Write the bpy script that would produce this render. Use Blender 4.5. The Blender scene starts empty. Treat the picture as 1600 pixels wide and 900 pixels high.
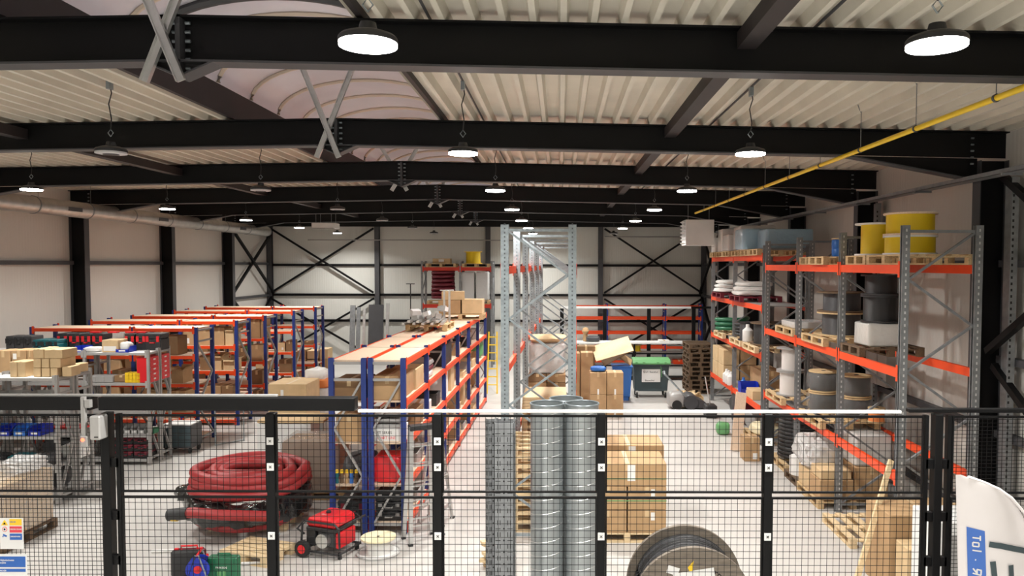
import bpy, bmesh, math, random
from mathutils import Vector, Matrix
random.seed(7)
C = bpy.context.scene.collection
PI = math.pi
# ---------------------------------------------------------------- camera
FPX, CX, CY, PITCH, EYE = 1200.0, 875.0, 467.0, math.atan(53/1200.0), 4.1
cam_d = bpy.data.cameras.new('camera'); cam = bpy.data.objects.new('camera', cam_d); C.objects.link(cam)
cam_d.sensor_width = 36; cam_d.lens = 36*FPX/1600; cam_d.shift_x = -75/1600; cam_d.shift_y = 17/1600
cam_d.clip_start = .05; cam_d.clip_end = 200
cam.location = (0, 0, EYE); cam.rotation_mode = 'XYZ'
cam.matrix_world = Matrix.Translation((0,0,EYE)) @ Matrix.Rotation(PI/2-PITCH, 4, 'X') @ Matrix.Rotation(0.002, 4, 'Z')
bpy.context.scene.camera = cam
vs = bpy.context.scene.view_settings
vs.view_transform = 'Standard'; vs.look = 'None'; vs.gamma = 1; vs.use_curve_mapping = False
vs.exposure = 0.36
w = bpy.data.worlds.new('night'); bpy.context.scene.world = w; w.use_nodes = True
w.node_tree.nodes['Background'].inputs[0].default_value = (.9,.85,.8,1)
w.node_tree.nodes['Background'].inputs[1].default_value = .008
LAMP_W = 105.0
def at(px, py, Y):
    "world point seen at pixel (px,py) of the 1600x900 photograph, on the depth plane Y"
    u = (px-CX)/FPX; v = (py-CY)/FPX
    s = Y/(math.cos(PITCH)-v*math.sin(PITCH))
    return (u*s, Y, EYE + (-math.sin(PITCH)-v*math.cos(PITCH))*s)
# ---------------------------------------------------------------- materials
def mat(name, col, rough=.6, metal=0., ns=0., na=0., bump=0., bs=30., emit=0., stretch=(1,1,1), alpha=1., spec=.5, coat=0., trans=0.):
    m = bpy.data.materials.new(name); m.use_nodes = True
    nt = m.node_tree; b = nt.nodes['Principled BSDF']; L = nt.links
    b.inputs['Base Color'].default_value = (*col, 1); b.inputs['Roughness'].default_value = rough
    b.inputs['Metallic'].default_value = metal; b.inputs['Specular IOR Level'].default_value = spec
    b.inputs['Coat Weight'].default_value = coat; b.inputs['Transmission Weight'].default_value = trans
    tc = nt.nodes.new('ShaderNodeTexCoord'); mp = nt.nodes.new('ShaderNodeMapping')
    mp.inputs['Scale'].default_value = stretch; L.new(tc.outputs['Object'], mp.inputs[0])
    if na:
        n = nt.nodes.new('ShaderNodeTexNoise'); n.inputs['Scale'].default_value = ns; n.inputs['Detail'].default_value = 4
        L.new(mp.outputs[0], n.inputs[0])
        r = nt.nodes.new('ShaderNodeMapRange'); r.inputs[1].default_value=.3; r.inputs[2].default_value=.7
        r.inputs[3].default_value = 1-na; r.inputs[4].default_value = 1+na*.6
        L.new(n.outputs[0], r.inputs[0])
        h = nt.nodes.new('ShaderNodeMix'); h.data_type='RGBA'; h.blend_type='MULTIPLY'; h.inputs[0].default_value=1
        h.inputs[6].default_value = (*col,1); L.new(r.outputs[0], h.inputs[7]); L.new(h.outputs[2], b.inputs['Base Color'])
    if bump:
        n2 = nt.nodes.new('ShaderNodeTexNoise'); n2.inputs['Scale'].default_value = bs; L.new(mp.outputs[0], n2.inputs[0])
        bp = nt.nodes.new('ShaderNodeBump'); bp.inputs['Strength'].default_value = bump; bp.inputs['Distance'].default_value=.02
        L.new(n2.outputs[0], bp.inputs['Height']); L.new(bp.outputs[0], b.inputs['Normal'])
    if emit:
        b.inputs['Emission Color'].default_value = (1,.97,.93,1); b.inputs['Emission Strength'].default_value = emit
    if alpha < 1: b.inputs['Alpha'].default_value = alpha
    return m
def wavebump(m, axis, scale, strength, dist=.01):
    nt = m.node_tree; b = nt.nodes['Principled BSDF']
    tc = nt.nodes.new('ShaderNodeTexCoord'); w_ = nt.nodes.new('ShaderNodeTexWave'); w_.bands_direction = axis
    w_.inputs['Scale'].default_value = scale; nt.links.new(tc.outputs['Object'], w_.inputs[0])
    bp = nt.nodes.new('ShaderNodeBump'); bp.inputs['Strength'].default_value = strength; bp.inputs['Distance'].default_value = dist
    nt.links.new(w_.outputs[1], bp.inputs['Height']); nt.links.new(bp.outputs[0], b.inputs['Normal'])
    return m
M = dict(
 floor = mat('concrete', (.54,.52,.495), .42, ns=.6, na=.10, bump=.03, bs=6, spec=.4),
 wall_s = wavebump(mat('panel_side', (.62,.59,.55), .5, ns=.3, na=.04), 'Y', 3.2, .25),
 wall_f = wavebump(mat('panel_far', (.66,.655,.61), .5, ns=.3, na=.04), 'X', 3.2, .25),
 deck = mat('roof_deck', (.66,.62,.53), .5, ns=1.5, na=.10),
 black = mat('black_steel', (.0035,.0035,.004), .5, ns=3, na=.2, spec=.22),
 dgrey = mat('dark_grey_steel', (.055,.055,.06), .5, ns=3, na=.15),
 brown = mat('brown_upstand', (.026,.020,.021), .6, ns=2, na=.2),
 galv = mat('galvanised_steel', (.31,.355,.38), .38, .5, ns=14, na=.22),
 galvd = mat('dull_grey_steel', (.25,.26,.27), .45, .4, ns=9, na=.2),
 slot = mat('slot_dark', (.02,.02,.02), .9),
 slotm_ = mat('slot_grey', (.10,.11,.12), .8),
 wrapc = mat('thin_clear_film', (.6,.6,.6), .08, bump=1.0, bs=14, alpha=.16, coat=.8),
 crump = mat('crumpled_film', (.72,.71,.70), .16, bump=1.0, bs=16, alpha=.62, coat=.6),
 slotl = mat('slot_light', (.62,.62,.62), .5, .3),
 orange = mat('orange_paint', (.80,.068,.010), .45, ns=4, na=.06),
 red = mat('red_paint', (.55,.032,.014), .45, ns=4, na=.06),
 blue = mat('blue_paint', (.012,.034,.19), .45, ns=4, na=.1),
 chip = mat('chipboard', (.76,.58,.43), .7, ns=60, na=.12),
 whitep = mat('white_paint', (.74,.74,.73), .45, ns=3, na=.05),
 greyp = mat('grey_paint', (.33,.32,.31), .5, ns=4, na=.1),
 greyshelf = mat('grey_shelf', (.42,.41,.40), .45, .2, ns=4, na=.1),
 lens = mat('lamp_lens_on', (1,1,1), .3, emit=30),
 lensoff = mat('lamp_lens_off', (.55,.55,.56), .35),
 yellowpipe = mat('yellow_gas_paint', (.86,.58,.008), .4, ns=3, na=.08),
 card = mat('cardboard', (.45,.285,.145), .8, ns=5, na=.10),
 card2 = mat('pale_cardboard', (.62,.445,.25), .8, ns=5, na=.10),
 cardd = mat('dark_cardboard', (.25,.145,.07), .8, ns=5, na=.12),
 tape = mat('packing_tape', (.60,.43,.24), .35),
 paper = mat('white_paper', (.80,.79,.77), .7, ns=9, na=.05),
 wood = mat('pallet_wood', (.58,.41,.22), .8, ns=9, na=.25, stretch=(1,8,8)),
 woodl = mat('pale_wood', (.72,.55,.33), .75, ns=9, na=.2, stretch=(1,8,8)),
 woodd = mat('dark_wood', (.13,.08,.045), .8, ns=9, na=.3, stretch=(1,8,8)),
 yellow = mat('yellow_cable', (.72,.50,.004), .45, bump=.3, bs=50, stretch=(1,1,8)),
 cableb = mat('black_cable', (.010,.010,.011), .4, bump=.4, bs=50, stretch=(1,1,8)),
 cableg = mat('grey_cable', (.045,.045,.05), .4, bump=.4, bs=50, stretch=(1,1,8)),
 cablew = mat('white_cable', (.70,.66,.63), .5, bump=.4, bs=50, stretch=(1,1,8)),
 wrap = mat('clear_film', (.75,.75,.75), .10, bump=1.0, bs=13, alpha=.34, coat=.5),
 wrapw = mat('milky_film', (.74,.73,.72), .25, bump=.8, bs=10, alpha=.75, coat=.4),
 bwrap = mat('blue_film', (.33,.48,.60), .25, bump=.8, bs=9, coat=.4),
 hose = mat('red_hose', (.36,.03,.032), .45, ns=3, na=.12),
 hosed = mat('maroon_hose', (.16,.012,.025), .5, ns=5, na=.2),
 bfilm = mat('black_film', (.012,.012,.012), .16, bump=.9, bs=12, coat=.6),
 redp = mat('red_plastic', (.68,.018,.025), .35, ns=4, na=.06),
 blackp = mat('black_plastic', (.022,.022,.024), .5, ns=6, na=.15),
 greenp = mat('green_plastic', (.015,.13,.06), .4),
 lgreenp = mat('light_green_plastic', (.13,.36,.14), .4),
 teal = mat('teal_plastic', (.01,.11,.13), .45),
 bluep = mat('blue_plastic', (.012,.035,.42), .4),
 bluel = mat('bright_blue', (.03,.16,.55), .4),
 yellowp = mat('yellow_plastic', (.85,.55,.02), .4),
 rubber = mat('rubber', (.015,.015,.015), .8),
 alu = mat('aluminium', (.62,.62,.61), .33, .75, ns=8, na=.12),
 white = mat('white_fabric', (.75,.74,.72), .8, ns=6, na=.08),
 fabric = mat('banner_cloth', (.80,.76,.76), .7, ns=3, na=.04),
 cream = mat('cream_plastic', (.82,.74,.50), .5),
 polyc = mat('polycarbonate', (.72,.69,.76), .25, ns=.8, na=.12),
 arcrib = mat('arch_rib', (.60,.50,.40), .5),
 ductg = mat('spiral_duct_steel', (.40,.43,.44), .30, .65, ns=4, na=.15),
 drumw = mat('drum_wood', (.20,.165,.13), .7, ns=6, na=.3, stretch=(1,1,8)),
 duct = mat('duct_steel', (.48,.46,.44), .33, .75, ns=4, na=.15),
 darkteal = mat('dark_text', (.05,.075,.085), .7),
 bannerblue = mat('banner_blue', (.06,.16,.52), .7),
 signblue = mat('sign_blue', (.02,.11,.42), .5), signred=mat('sign_red',(.72,.05,.07),.5), signyel=mat('sign_yellow',(.85,.55,.02),.5),
 orangec = mat('orange_cloth', (.70,.22,.06), .7),
 led = mat('red_led', (1,.05,.03), .4),
)
M['led'].node_tree.nodes['Principled BSDF'].inputs['Emission Color'].default_value=(1,.05,.02,1)
M['led'].node_tree.nodes['Principled BSDF'].inputs['Emission Strength'].default_value=8
# ---------------------------------------------------------------- mesh helpers
class MB:
    def __init__(s): s.bm = bmesh.new()
    def face(s, vs_, mi=0):
        try: f = s.bm.faces.new(vs_); f.material_index = mi
        except ValueError: pass
    def hexa(s, p, mi=0):
        v = [s.bm.verts.new(q) for q in p]
        for a in ((0,3,2,1),(4,5,6,7),(0,1,5,4),(1,2,6,5),(2,3,7,6),(3,0,4,7)): s.face([v[i] for i in a], mi)
    def box(s, x0,y0,z0,x1,y1,z1, mi=0):
        s.hexa([(x0,y0,z0),(x1,y0,z0),(x1,y1,z0),(x0,y1,z0),(x0,y0,z1),(x1,y0,z1),(x1,y1,z1),(x0,y1,z1)], mi); return s
    def obox(s, c, size, rz=0, rx=0, ry=0, mi=0):
        R = Matrix.Translation(c) @ Matrix.Rotation(rz,4,'Z') @ Matrix.Rotation(ry,4,'Y') @ Matrix.Rotation(rx,4,'X')
        a,b,c_ = size[0]/2,size[1]/2,size[2]/2
        s.hexa([R@Vector(q) for q in ((-a,-b,-c_),(a,-b,-c_),(a,b,-c_),(-a,b,-c_),(-a,-b,c_),(a,-b,c_),(a,b,c_),(-a,b,c_))], mi); return s
    def bar(s, p, q, w, h, mi=0, up=(0,0,1)):
        p,q = Vector(p),Vector(q); d=(q-p).normalized(); u=Vector(up)
        if abs(d.dot(u))>.98: u=Vector((0,1,0))
        r=d.cross(u).normalized(); u=r.cross(d); r*=w/2; u*=h/2
        s.hexa([p-r-u,p+r-u,q+r-u,q-r-u,p-r+u,p+r+u,q+r+u,q-r+u], mi); return s
    def tube(s, p, q, r, n=8, r2=None, mi=0, caps=True):
        p,q=Vector(p),Vector(q); d=(q-p).normalized(); u=Vector((0,0,1)) if abs(d.z)<.95 else Vector((1,0,0))
        a=d.cross(u).normalized(); b=d.cross(a); r2 = r if r2 is None else r2
        A=[s.bm.verts.new(p+(a*math.cos(t)+b*math.sin(t))*r) for t in (2*PI*i/n for i in range(n))]
        B=[s.bm.verts.new(q+(a*math.cos(t)+b*math.sin(t))*r2) for t in (2*PI*i/n for i in range(n))]
        for i in range(n): s.face((A[i],A[(i+1)%n],B[(i+1)%n],B[i]), mi)
        if caps: s.face(A[::-1],mi); s.face(B,mi)
        return s
    def path(s, pts, r, n=8, closed=False, mi=0):
        pts=[Vector(p) for p in pts]; m=len(pts); rings=[]
        for i,p in enumerate(pts):
            a_=pts[(i-1)%m] if (closed or i>0) else p; b_=pts[(i+1)%m] if (closed or i<m-1) else p
            d=(b_-a_).normalized(); u=Vector((0,0,1)) if abs(d.z)<.95 else Vector((1,0,0))
            a=d.cross(u).normalized(); b=d.cross(a); rr = r[i] if isinstance(r,(list,tuple)) else r
            rings.append([s.bm.verts.new(p+(a*math.cos(t)+b*math.sin(t))*rr) for t in (2*PI*k/n for k in range(n))])
        for i in range(m if closed else m-1):
            A,B=rings[i],rings[(i+1)%m]
            for k in range(n): s.face((A[k],A[(k+1)%n],B[(k+1)%n],B[k]), mi)
        if not closed: s.face(rings[0][::-1],mi); s.face(rings[-1],mi)
        return s
    def lathe(s, prof, c=(0,0,0), n=24, axis='z', mi=0):
        rings=[]
        for r,h in prof:
            ring=[]
            for i in range(n):
                t=2*PI*i/n; x,y=r*math.cos(t),r*math.sin(t)
                p=(x,y,h) if axis=='z' else ((x,h,y) if axis=='y' else (h,x,y))
                ring.append(s.bm.verts.new((p[0]+c[0],p[1]+c[1],p[2]+c[2])))
            rings.append(ring)
        for A,B in zip(rings,rings[1:]):
            for k in range(n): s.face((A[k],A[(k+1)%n],B[(k+1)%n],B[k]),mi)
        s.face(rings[0][::-1],mi); s.face(rings[-1],mi)
        return s
    def prism(s, pts, axis, a, b, mi=0):
        f={'x':lambda u,v,t:(t,u,v),'y':lambda u,v,t:(u,t,v),'z':lambda u,v,t:(u,v,t)}[axis]
        A=[s.bm.verts.new(f(u,v,a)) for u,v in pts]; B=[s.bm.verts.new(f(u,v,b)) for u,v in pts]; n=len(pts)
        for k in range(n): s.face((A[k],A[(k+1)%n],B[(k+1)%n],B[k]),mi)
        s.face(A[::-1],mi); s.face(B,mi); return s
    def blob(s, c, size, seed=0, amp=.08, n=14, flat=.6, mi=0, jit=0):
        rnd=random.Random(seed); ph=[rnd.uniform(0,6.3) for _ in range(6)]; rings=[]
        for j in range(n+1):
            t=PI*j/n; ring=[]
            for i in range(n*2):
                p=PI*i/n; st,ct=math.sin(t),math.cos(t)
                sg=lambda v,e: math.copysign(abs(v)**e,v)
                k=1+(rnd.uniform(-jit,jit) if 0<j<n else 0)+amp*(math.sin(3*p+ph[0]+2*t)+.6*math.sin(5*p+ph[1])*math.sin(4*t+ph[2])+.5*math.sin(7*t+ph[3]+p))
                ring.append(s.bm.verts.new((c[0]+size[0]/2*sg(st,flat)*sg(math.cos(p),flat)*k, c[1]+size[1]/2*sg(st,flat)*sg(math.sin(p),flat)*k, c[2]+size[2]/2*(sg(ct,flat))*(k if ct>0 else 1))))
            rings.append(ring)
        m=n*2
        for A,B in zip(rings,rings[1:]):
            for k in range(m): s.face((A[k],A[(k+1)%m],B[(k+1)%m],B[k]),mi)
        return s
    def build(s, name, m, parent=None, smooth=False, bevel=0, loc=None, rz=0):
        bm=s.bm
        bmesh.ops.remove_doubles(bm, verts=bm.verts, dist=1e-5)
        if bevel: bmesh.ops.bevel(bm, geom=[e for e in bm.edges], offset=bevel, segments=1, affect='EDGES', clamp_overlap=True)
        bmesh.ops.recalc_face_normals(bm, faces=bm.faces)
        me=bpy.data.meshes.new(name); bm.to_mesh(me); bm.free()
        for x in (m if isinstance(m,(list,tuple)) else [m]): me.materials.append(M[x] if isinstance(x,str) else x)
        if smooth:
            for p in me.polygons: p.use_smooth=True
            try: me.set_sharp_from_angle(angle=math.radians(40))
            except Exception: pass
        o=bpy.data.objects.new(name, me); C.objects.link(o)
        if parent: o.parent=parent
        if loc: o.location=loc
        if rz: o.rotation_euler=(0,0,rz)
        return o
def tag(o, label, cat, group=None, kind=None):
    if label: o['label']=label
    if cat: o['category']=cat
    if group: o['group']=group
    if kind: o['kind']=kind
    return o
def thing(name, label, cat, loc=(0,0,0), rz=0, group=None):
    o=bpy.data.objects.new(name,None); o.empty_display_size=.1; C.objects.link(o)
    o.location=loc; o.rotation_euler=(0,0,rz); return tag(o,label,cat,group)
def inst(src, parent, loc=(0,0,0), rz=0):
    o=src.copy(); C.objects.link(o); o.parent=parent; o.location=loc; o.rotation_euler=(0,0,rz); return o
def copy_tree(o, parent=None):
    c=o.copy(); C.objects.link(c); c.parent=parent
    for ch in list(o.children): copy_tree(ch, c)
    return c
def struct(name, mb, m, **k):
    o=mb.build(name, m, **k); o['kind']='structure'; return o
ORD=['first','second','third','fourth','fifth','sixth','seventh','eighth','ninth','tenth','eleventh','twelfth']
# ================================================================ the hall
XL, XR, YB, YF, XM = -12.6, 6.3, -6.5, 33.2, -3.15
ZR, SL = 6.15, .018
def zr(x): return ZR - SL*abs(x-XM)
struct('floor', MB().box(XL-.3,YB-.3,-.2,XR+.3,YF+.3,0), 'floor')
struct('wall_left', MB().box(XL-.2,YB-.2,0,XL,YF+.2,6.15), 'wall_s')
struct('wall_right', MB().box(XR,YB-.2,0,XR+.2,YF+.2,6.15), 'wall_s')
struct('wall_far', MB().box(XL-.2,YF,0,XR+.2,YF+.2,6.4), 'wall_f')
struct('wall_back', MB().box(XL-.2,YB-.2,0,XR+.2,YB,6.4), 'wall_f')
# corrugated roof deck, ribs run away from the viewer
SKX0, SKX1, SKY0, SKY1 = -4.6, -1.7, -3.0, 29.0
def deckpoly(mb, xa, xb, y0, y1):
    P=.25; prof=[(0,0),(.05,0),(.075,.10),(.225,.10)]
    pts=[]; k=math.floor(xa/P)
    while k*P < xb+P:
        for u,h in prof:
            x=k*P+u
            if xa<=x<=xb: pts.append((x, zr(x)+h))
        k+=1
    pts=[(xa,zr(xa)+.05)]+pts+[(xb,zr(xb)+.05)]
    A=[mb.bm.verts.new((x,y0,z)) for x,z in pts]; B=[mb.bm.verts.new((x,y1,z)) for x,z in pts]
    A2=[mb.bm.verts.new((x,y0,z+.01)) for x,z in pts]; B2=[mb.bm.verts.new((x,y1,z+.01)) for x,z in pts]
    for i in range(len(pts)-1):
        mb.face((A[i],A[i+1],B[i+1],B[i])); mb.face((A2[i],B2[i],B2[i+1],A2[i+1]))
d=MB(); deckpoly(d,XL-.1,SKX0,YB-.2,YF+.2); deckpoly(d,SKX1,XR+.1,YB-.2,YF+.2)
deckpoly(d,SKX0,SKX1,YB-.2,SKY0); deckpoly(d,SKX0,SKX1,SKY1,YF+.2)
struct('ceiling', d, 'deck')
# barrel rooflight over the ridge
sk=thing('barrel_rooflight','long arched translucent rooflight on dark upstands along the roof ridge','rooflight',(XM,(SKY0+SKY1)/2,ZR))
UP=.38; hw=(SKX1-SKX0)/2; hy=(SKY1-SKY0)/2
MB().box(-hw-.06,-hy,.0,-hw,hy,UP).build('upstand','brown',sk)
MB().box(hw,-hy,.0,hw+.06,hy,UP).build('upstand','brown',sk)
def arcpt(t,e=0): return ((hw+e)*math.cos(t), UP+(.58+e)*math.sin(t))
v=MB(); N=20
rows=[[[v.bm.verts.new((arcpt(PI*i/N,e)[0],y,arcpt(PI*i/N,e)[1])) for i in range(N+1)] for y in (-hy,hy)] for e in (0,.02)]
for e in (0,1):
    for i in range(N): v.face((rows[e][0][i],rows[e][0][i+1],rows[e][1][i+1],rows[e][1][i]))
for yy in (-hy,hy): v.prism([arcpt(PI*i/N) for i in range(N+1)],'y',yy-.01,yy+.01)
v.build('vault','polyc',sk,smooth=True)
for y in [(-hy+.2)+1.1*i for i in range(int(2*hy/1.1))]:
    MB().path([(arcpt(PI*i/N,-.02)[0],y,arcpt(PI*i/N,-.02)[1]) for i in range(N+1)],.03,6).build('arch_rib','arcrib',sk,smooth=True)
MB().path([(arcpt(PI*i/N,-.05)[0],-4.4,arcpt(PI*i/N,-.05)[1]) for i in range(N+1)],.05,6).build('arch_frame','dgrey',sk,smooth=True)
for y in (-hy,hy): MB().box(-hw-.06,y-.05,0,hw+.06,y+.05,UP).build('upstand','brown',sk)
# portal frames
BY=[2.05,6.5,10.95,15.4,19.85,24.3,28.75]
H=.38; FW=.2
def rafter(Y, side, label):
    xa=XM; xb=(XR-.0) if side>0 else XL
    t=thing('roof_beam',label,'roof beam',(xa,Y,ZR))
    L=(xb-xa); hl=1.9*side; xc=L-.4*side     # haunch ends at the column face
    def Z(x): return -SL*abs(x)
    m=MB()
    def seg(x0,x1,zt0,zt1,h0,h1,y0,y1): m.hexa([(x0,y0,zt0-h0),(x1,y0,zt1-h1),(x1,y1,zt1-h1),(x0,y1,zt0-h0),(x0,y0,zt0),(x1,y0,zt1),(x1,y1,zt1),(x0,y1,zt0)])
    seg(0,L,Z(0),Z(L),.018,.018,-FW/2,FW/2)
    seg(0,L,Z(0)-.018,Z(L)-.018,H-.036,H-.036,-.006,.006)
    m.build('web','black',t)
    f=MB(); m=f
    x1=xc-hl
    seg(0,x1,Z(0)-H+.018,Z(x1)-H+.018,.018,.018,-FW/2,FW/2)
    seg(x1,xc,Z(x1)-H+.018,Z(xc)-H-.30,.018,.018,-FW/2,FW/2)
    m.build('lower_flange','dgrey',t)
    m=MB(); m.prism([(x1,Z(x1)-H+.01),(xc,Z(xc)-H+.01),(xc,Z(xc)-H-.29)],'y',-.006,.006); m.build('haunch','black',t)
    m=MB(); m.prism([(0,-H+.01),(.28*side,-H+.01),(0,-H-.12)],'y',-.006,.006)
    m.bar((0,0,-H-.12),(.30*side,0,-H+.01),.19,.015); m.box(0 if side>0 else -.02,-.1,-H-.12,.02 if side>0 else 0,.1,0)
    m.build('ridge_plate','dgrey',t)
    for k in range(6):
        MB().tube((.035*side,-.03,-.05-.075*k),(.075*side,-.03,-.05-.075*k),.014,6).build('bolt','galv',t)
    for k in range(5):
        MB().tube((xc-.10*side,-.02,-.25-.09*k),(xc-.06*side,-.02,-.25-.09*k),.014,6).build('bolt','galv',t)
    return t
for i,Y in enumerate(BY):
    n = 'nearest' if i==1 else ('topmost, overhead' if i==0 else ORD[i-1])
    for s,sn in ((-1,'left'),(1,'right')):
        rafter(Y,s,f'black steel roof beam, {n} of the row, half {sn} of the ridge' if i else f'black steel roof beam overhead above the viewpoint, half {sn} of ridge')
    for s,sn in ((-1,'left'),(1,'right')):
        xo = XR if s>0 else XL; xi = xo-.4*s
        c=thing('steel_column',f'black steel wall column under the {n} roof beam, {sn} wall','column',((xo+xi)/2,Y,0))
        top=zr(xo)-.02
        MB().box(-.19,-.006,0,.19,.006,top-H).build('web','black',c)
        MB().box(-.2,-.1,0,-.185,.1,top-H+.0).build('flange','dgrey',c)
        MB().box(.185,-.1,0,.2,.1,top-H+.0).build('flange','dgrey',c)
        MB().box(-.24,-.14,0,.24,.14,.02).build('base_plate','dgrey',c)
# eaves tubes between the portals, along the roof
def strut(label,x,z,wd,ht,m='dgrey'):
    for i,(a,b) in enumerate(zip(BY,BY[1:])):
        lb=label+(' between the %s and %s roof beams'%((['overhead']+ORD)[i],ORD[i]))
        tag(MB().box(-wd/2,0,-ht/2,wd/2,b-a-.02,ht/2).build('roof_strut',m,loc=(x,a+.01,z)),lb,'strut')
strut('dark square strut right of the rooflight',1.55,5.97,.16,.14,'brown')
strut('dark square strut left of the rooflight',-7.6,5.93,.16,.14,'brown')
# wall rails
n_=0
ys=[YB]+BY+[YF]
for z,dz in ((4.13,'top'),(2.78,'middle'),(1.72,'lower'),(.4,'lowest')):
    for s,sn in ((-1,'left'),(1,'right')):
        xo = XR-.001 if s>0 else XL+.001
        for i,(a,b) in enumerate(zip(ys,ys[1:])):
            if b<5: continue
            if (z==2.78 or z==1.72) and s<0 and i<7: continue
            if z==2.78 and s>0 and i not in (2,7): continue
            lb=f'{dz} dark horizontal rail on the {sn} wall, bay {"behind" if i>1 else "before"} the {(["overhead"]+ORD)[max(i-1,0)]} column'
            tag(MB().box(-.06,0,-.05,.06,b-a-.22,.05).build('wall_rail','dgrey',loc=(xo-.06*s,a+.11,z)),lb,'rail')
fx=[-12.48,-7.86,-3.1,1.74,6.18]
for i,x in enumerate(fx):
    wd=.2
    c=thing('gable_post',f'black steel post of the far gable wall, {ORD[i]} from the left','column',(x,YF-.12,0))
    MB().box(-wd/2,-.11,0,wd/2,-.095,6.0).build('flange','dgrey',c)
    MB().box(-wd/2,.095,0,wd/2,.11,6.0).build('flange','dgrey',c)
    MB().box(-.006,-.1,0,.006,.1,6.0).build('web','black',c)
for j,(a,b) in enumerate(zip(fx,fx[1:])):
    for z,dz in ((4.08,'top'),(2.80,'middle'),(1.68,'lower')):
        tag(MB().box(0,-.05,-.05,b-a-.2,.05,.05).build('wall_rail','black',loc=(a+.1,YF-.055,z)),f'{dz} dark rail on the far wall in its {ORD[j]} bay from left','rail')
tag(MB().box(XL+.2,-.1,0,XR-.2,.1,.3).build('gable_beam','black',loc=(0,YF-.34,5.72)),'black beam across the top of the far wall','roof beam')
def xbrace(label,p,q,r=.04):
    tag(MB().bar((0,0,0),Vector(q)-Vector(p),r*2,r*2).build('diagonal_brace','black',loc=p),label,'brace')
for nm,xa,xb in (('left',-12.4,-8.0),('right',1.9,6.1)):
    for zz,(z0,z1) in (('upper',(2.9,5.65)),('lower',(.1,2.65))):
        xbrace(f'{zz} diagonal brace rising rightward on the far wall, {nm} bay',(xa,YF-.2,z0),(xb,YF-.2,z1))
        xbrace(f'{zz} diagonal brace falling rightward on the far wall, {nm} bay',(xa,YF-.29,z1),(xb,YF-.29,z0))
for s,sn,xx in ((-1,'left',XL+.2),(1,'right',XR-.2)):
    for (ya,yb,bn) in (((28.95,33.0,'farthest'),) if s<0 else ((28.95,33.0,'farthest'),(6.7,10.75,'nearest'))):
        for zz,(z0,z1) in (('upper',(2.9,5.4)),('lower',(.2,2.7))):
            xbrace(f'{zz} diagonal brace in the {bn} bay of the {sn} wall, rising away',(xx,ya,z0),(xx,yb,z1),.045)
            xbrace(f'{zz} diagonal brace in the {bn} bay of the {sn} wall, falling away',(xx-.09*s,ya,z1),(xx-.09*s,yb,z0),.045)
# light crossed channels at the ridge
for i,Y in enumerate(BY[1:]):
    y=Y-.16 if i<2 else Y+.16
    for s in (1,-1):
        x0,x1=XM-.09-s*.16, XM-.08+s*.36
        z0,z1=ZR-.56, ZR+(.72 if i<2 else .30)
        y_=y+.02*s
        m=MB(); p=Vector((0,0,0)); q=Vector((x1-x0,0,z1-z0))
        m.bar(p,q,.012,.07,up=(1,0,0)); d_=q.normalized(); n3=Vector((d_.z,0,-d_.x))
        for k in (-1,1): m.bar(p+n3*.033*k+Vector((0,-.02,0)),q+n3*.033*k+Vector((0,-.02,0)),.04,.006,up=(1,0,0))
        tag(m.build('ridge_brace','alu',loc=(x0,y_,z0)),f'pale crossed channel at the ridge of the {ORD[i]} beam, leaning {"right" if s>0 else "left"}','brace')
# lamps
def lamp(x,y,on,label):
    t=thing('high_bay_lamp',label,'lamp',(x,y,5.36),0,'high bay lamps')
    MB().lathe([(.02,.12),(.045,.12),(.055,.075),(.10,.065),(.155,.045),(.168,.03),(.168,.004),(.15,.004)],n=28).build('housing','blackp',t,smooth=True)
    MB().lathe([(.164,.006),(.164,-.014),(.13,-.02),(.02,-.022)],n=28).build('lens','lens' if on else 'lensoff',t,smooth=True)
    if not on: MB().lathe([(.085,-.021),(.085,-.026),(.02,-.026)],n=20).build('driver_cover','blackp',t,smooth=True)
    top=zr(x)-5.36
    MB().path([(.0,0,.18),(.03,0,.22),(0,0,.26),(-.03,0,.22),(0,0,.18)],.006,6).build('hook','galv',t)
    MB().path([(0,0,.25),(.012,0,top*.5),(-.015,0,top*.72),(.02,0,top*.88),(0,0,top+.02)],.007,5).build('cord','blackp',t)
    MB().box(-.02,-.04,top-.05,.02,.04,top+.05).build('ceiling_clip','galv',t)
    if on:
        l=bpy.data.lights.new('lamp_light','AREA'); l.shape='DISK'; l.size=.28; l.energy=LAMP_W; l.spread=math.radians(150); l.color=(1,.985,.94)
        o=bpy.data.objects.new('lamp_light',l); C.objects.link(o); o.parent=t; o.location=(0,0,-.03)
RY=[0,4.45,8.75,13.1,17.6,22.0,26.5,31.0]
cols=[(-8.97,'far left',{}), (-5.08,'left of the ridge',{2:0,3:0,4:0,5:0,6:0,7:0}), (-1.10,'right of the ridge',{}), (2.15,'rightmost',{7:0})]  # far left: two nearest rows unseen, added to brighten the left floor
for ci,(x,cn,off) in enumerate(cols):
    for k,y in enumerate([-4.4]+RY):  # first two rows, over and behind the viewpoint, are unseen and added for light
        kk=k-1
        on=off.get(kk,1)
        if ci==1 and kk in (1,): on=0
        lamp(x,y,on,(f'round {"lit" if on else "unlit"} high bay lamp, {cn}, {ORD[max(kk-1,0)]} row from viewer' if kk>0 else f'added lit high bay lamp behind the viewpoint, {cn}, {"nearer back wall" if kk<0 else "just overhead"}'))
for x,nm in ((-8.85,'far left'),(-5.10,'left of the ridge'),(-1.10,'right of the ridge'),(2.15,'right')):
    tag(MB().tube((0,0,0),(0,35,0),.014,6).build('lamp_conduit','dgrey',loc=(x,-3,zr(x)+.055)),f'thin dark conduit under the roof deck above the {nm} lamps','conduit')
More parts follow.
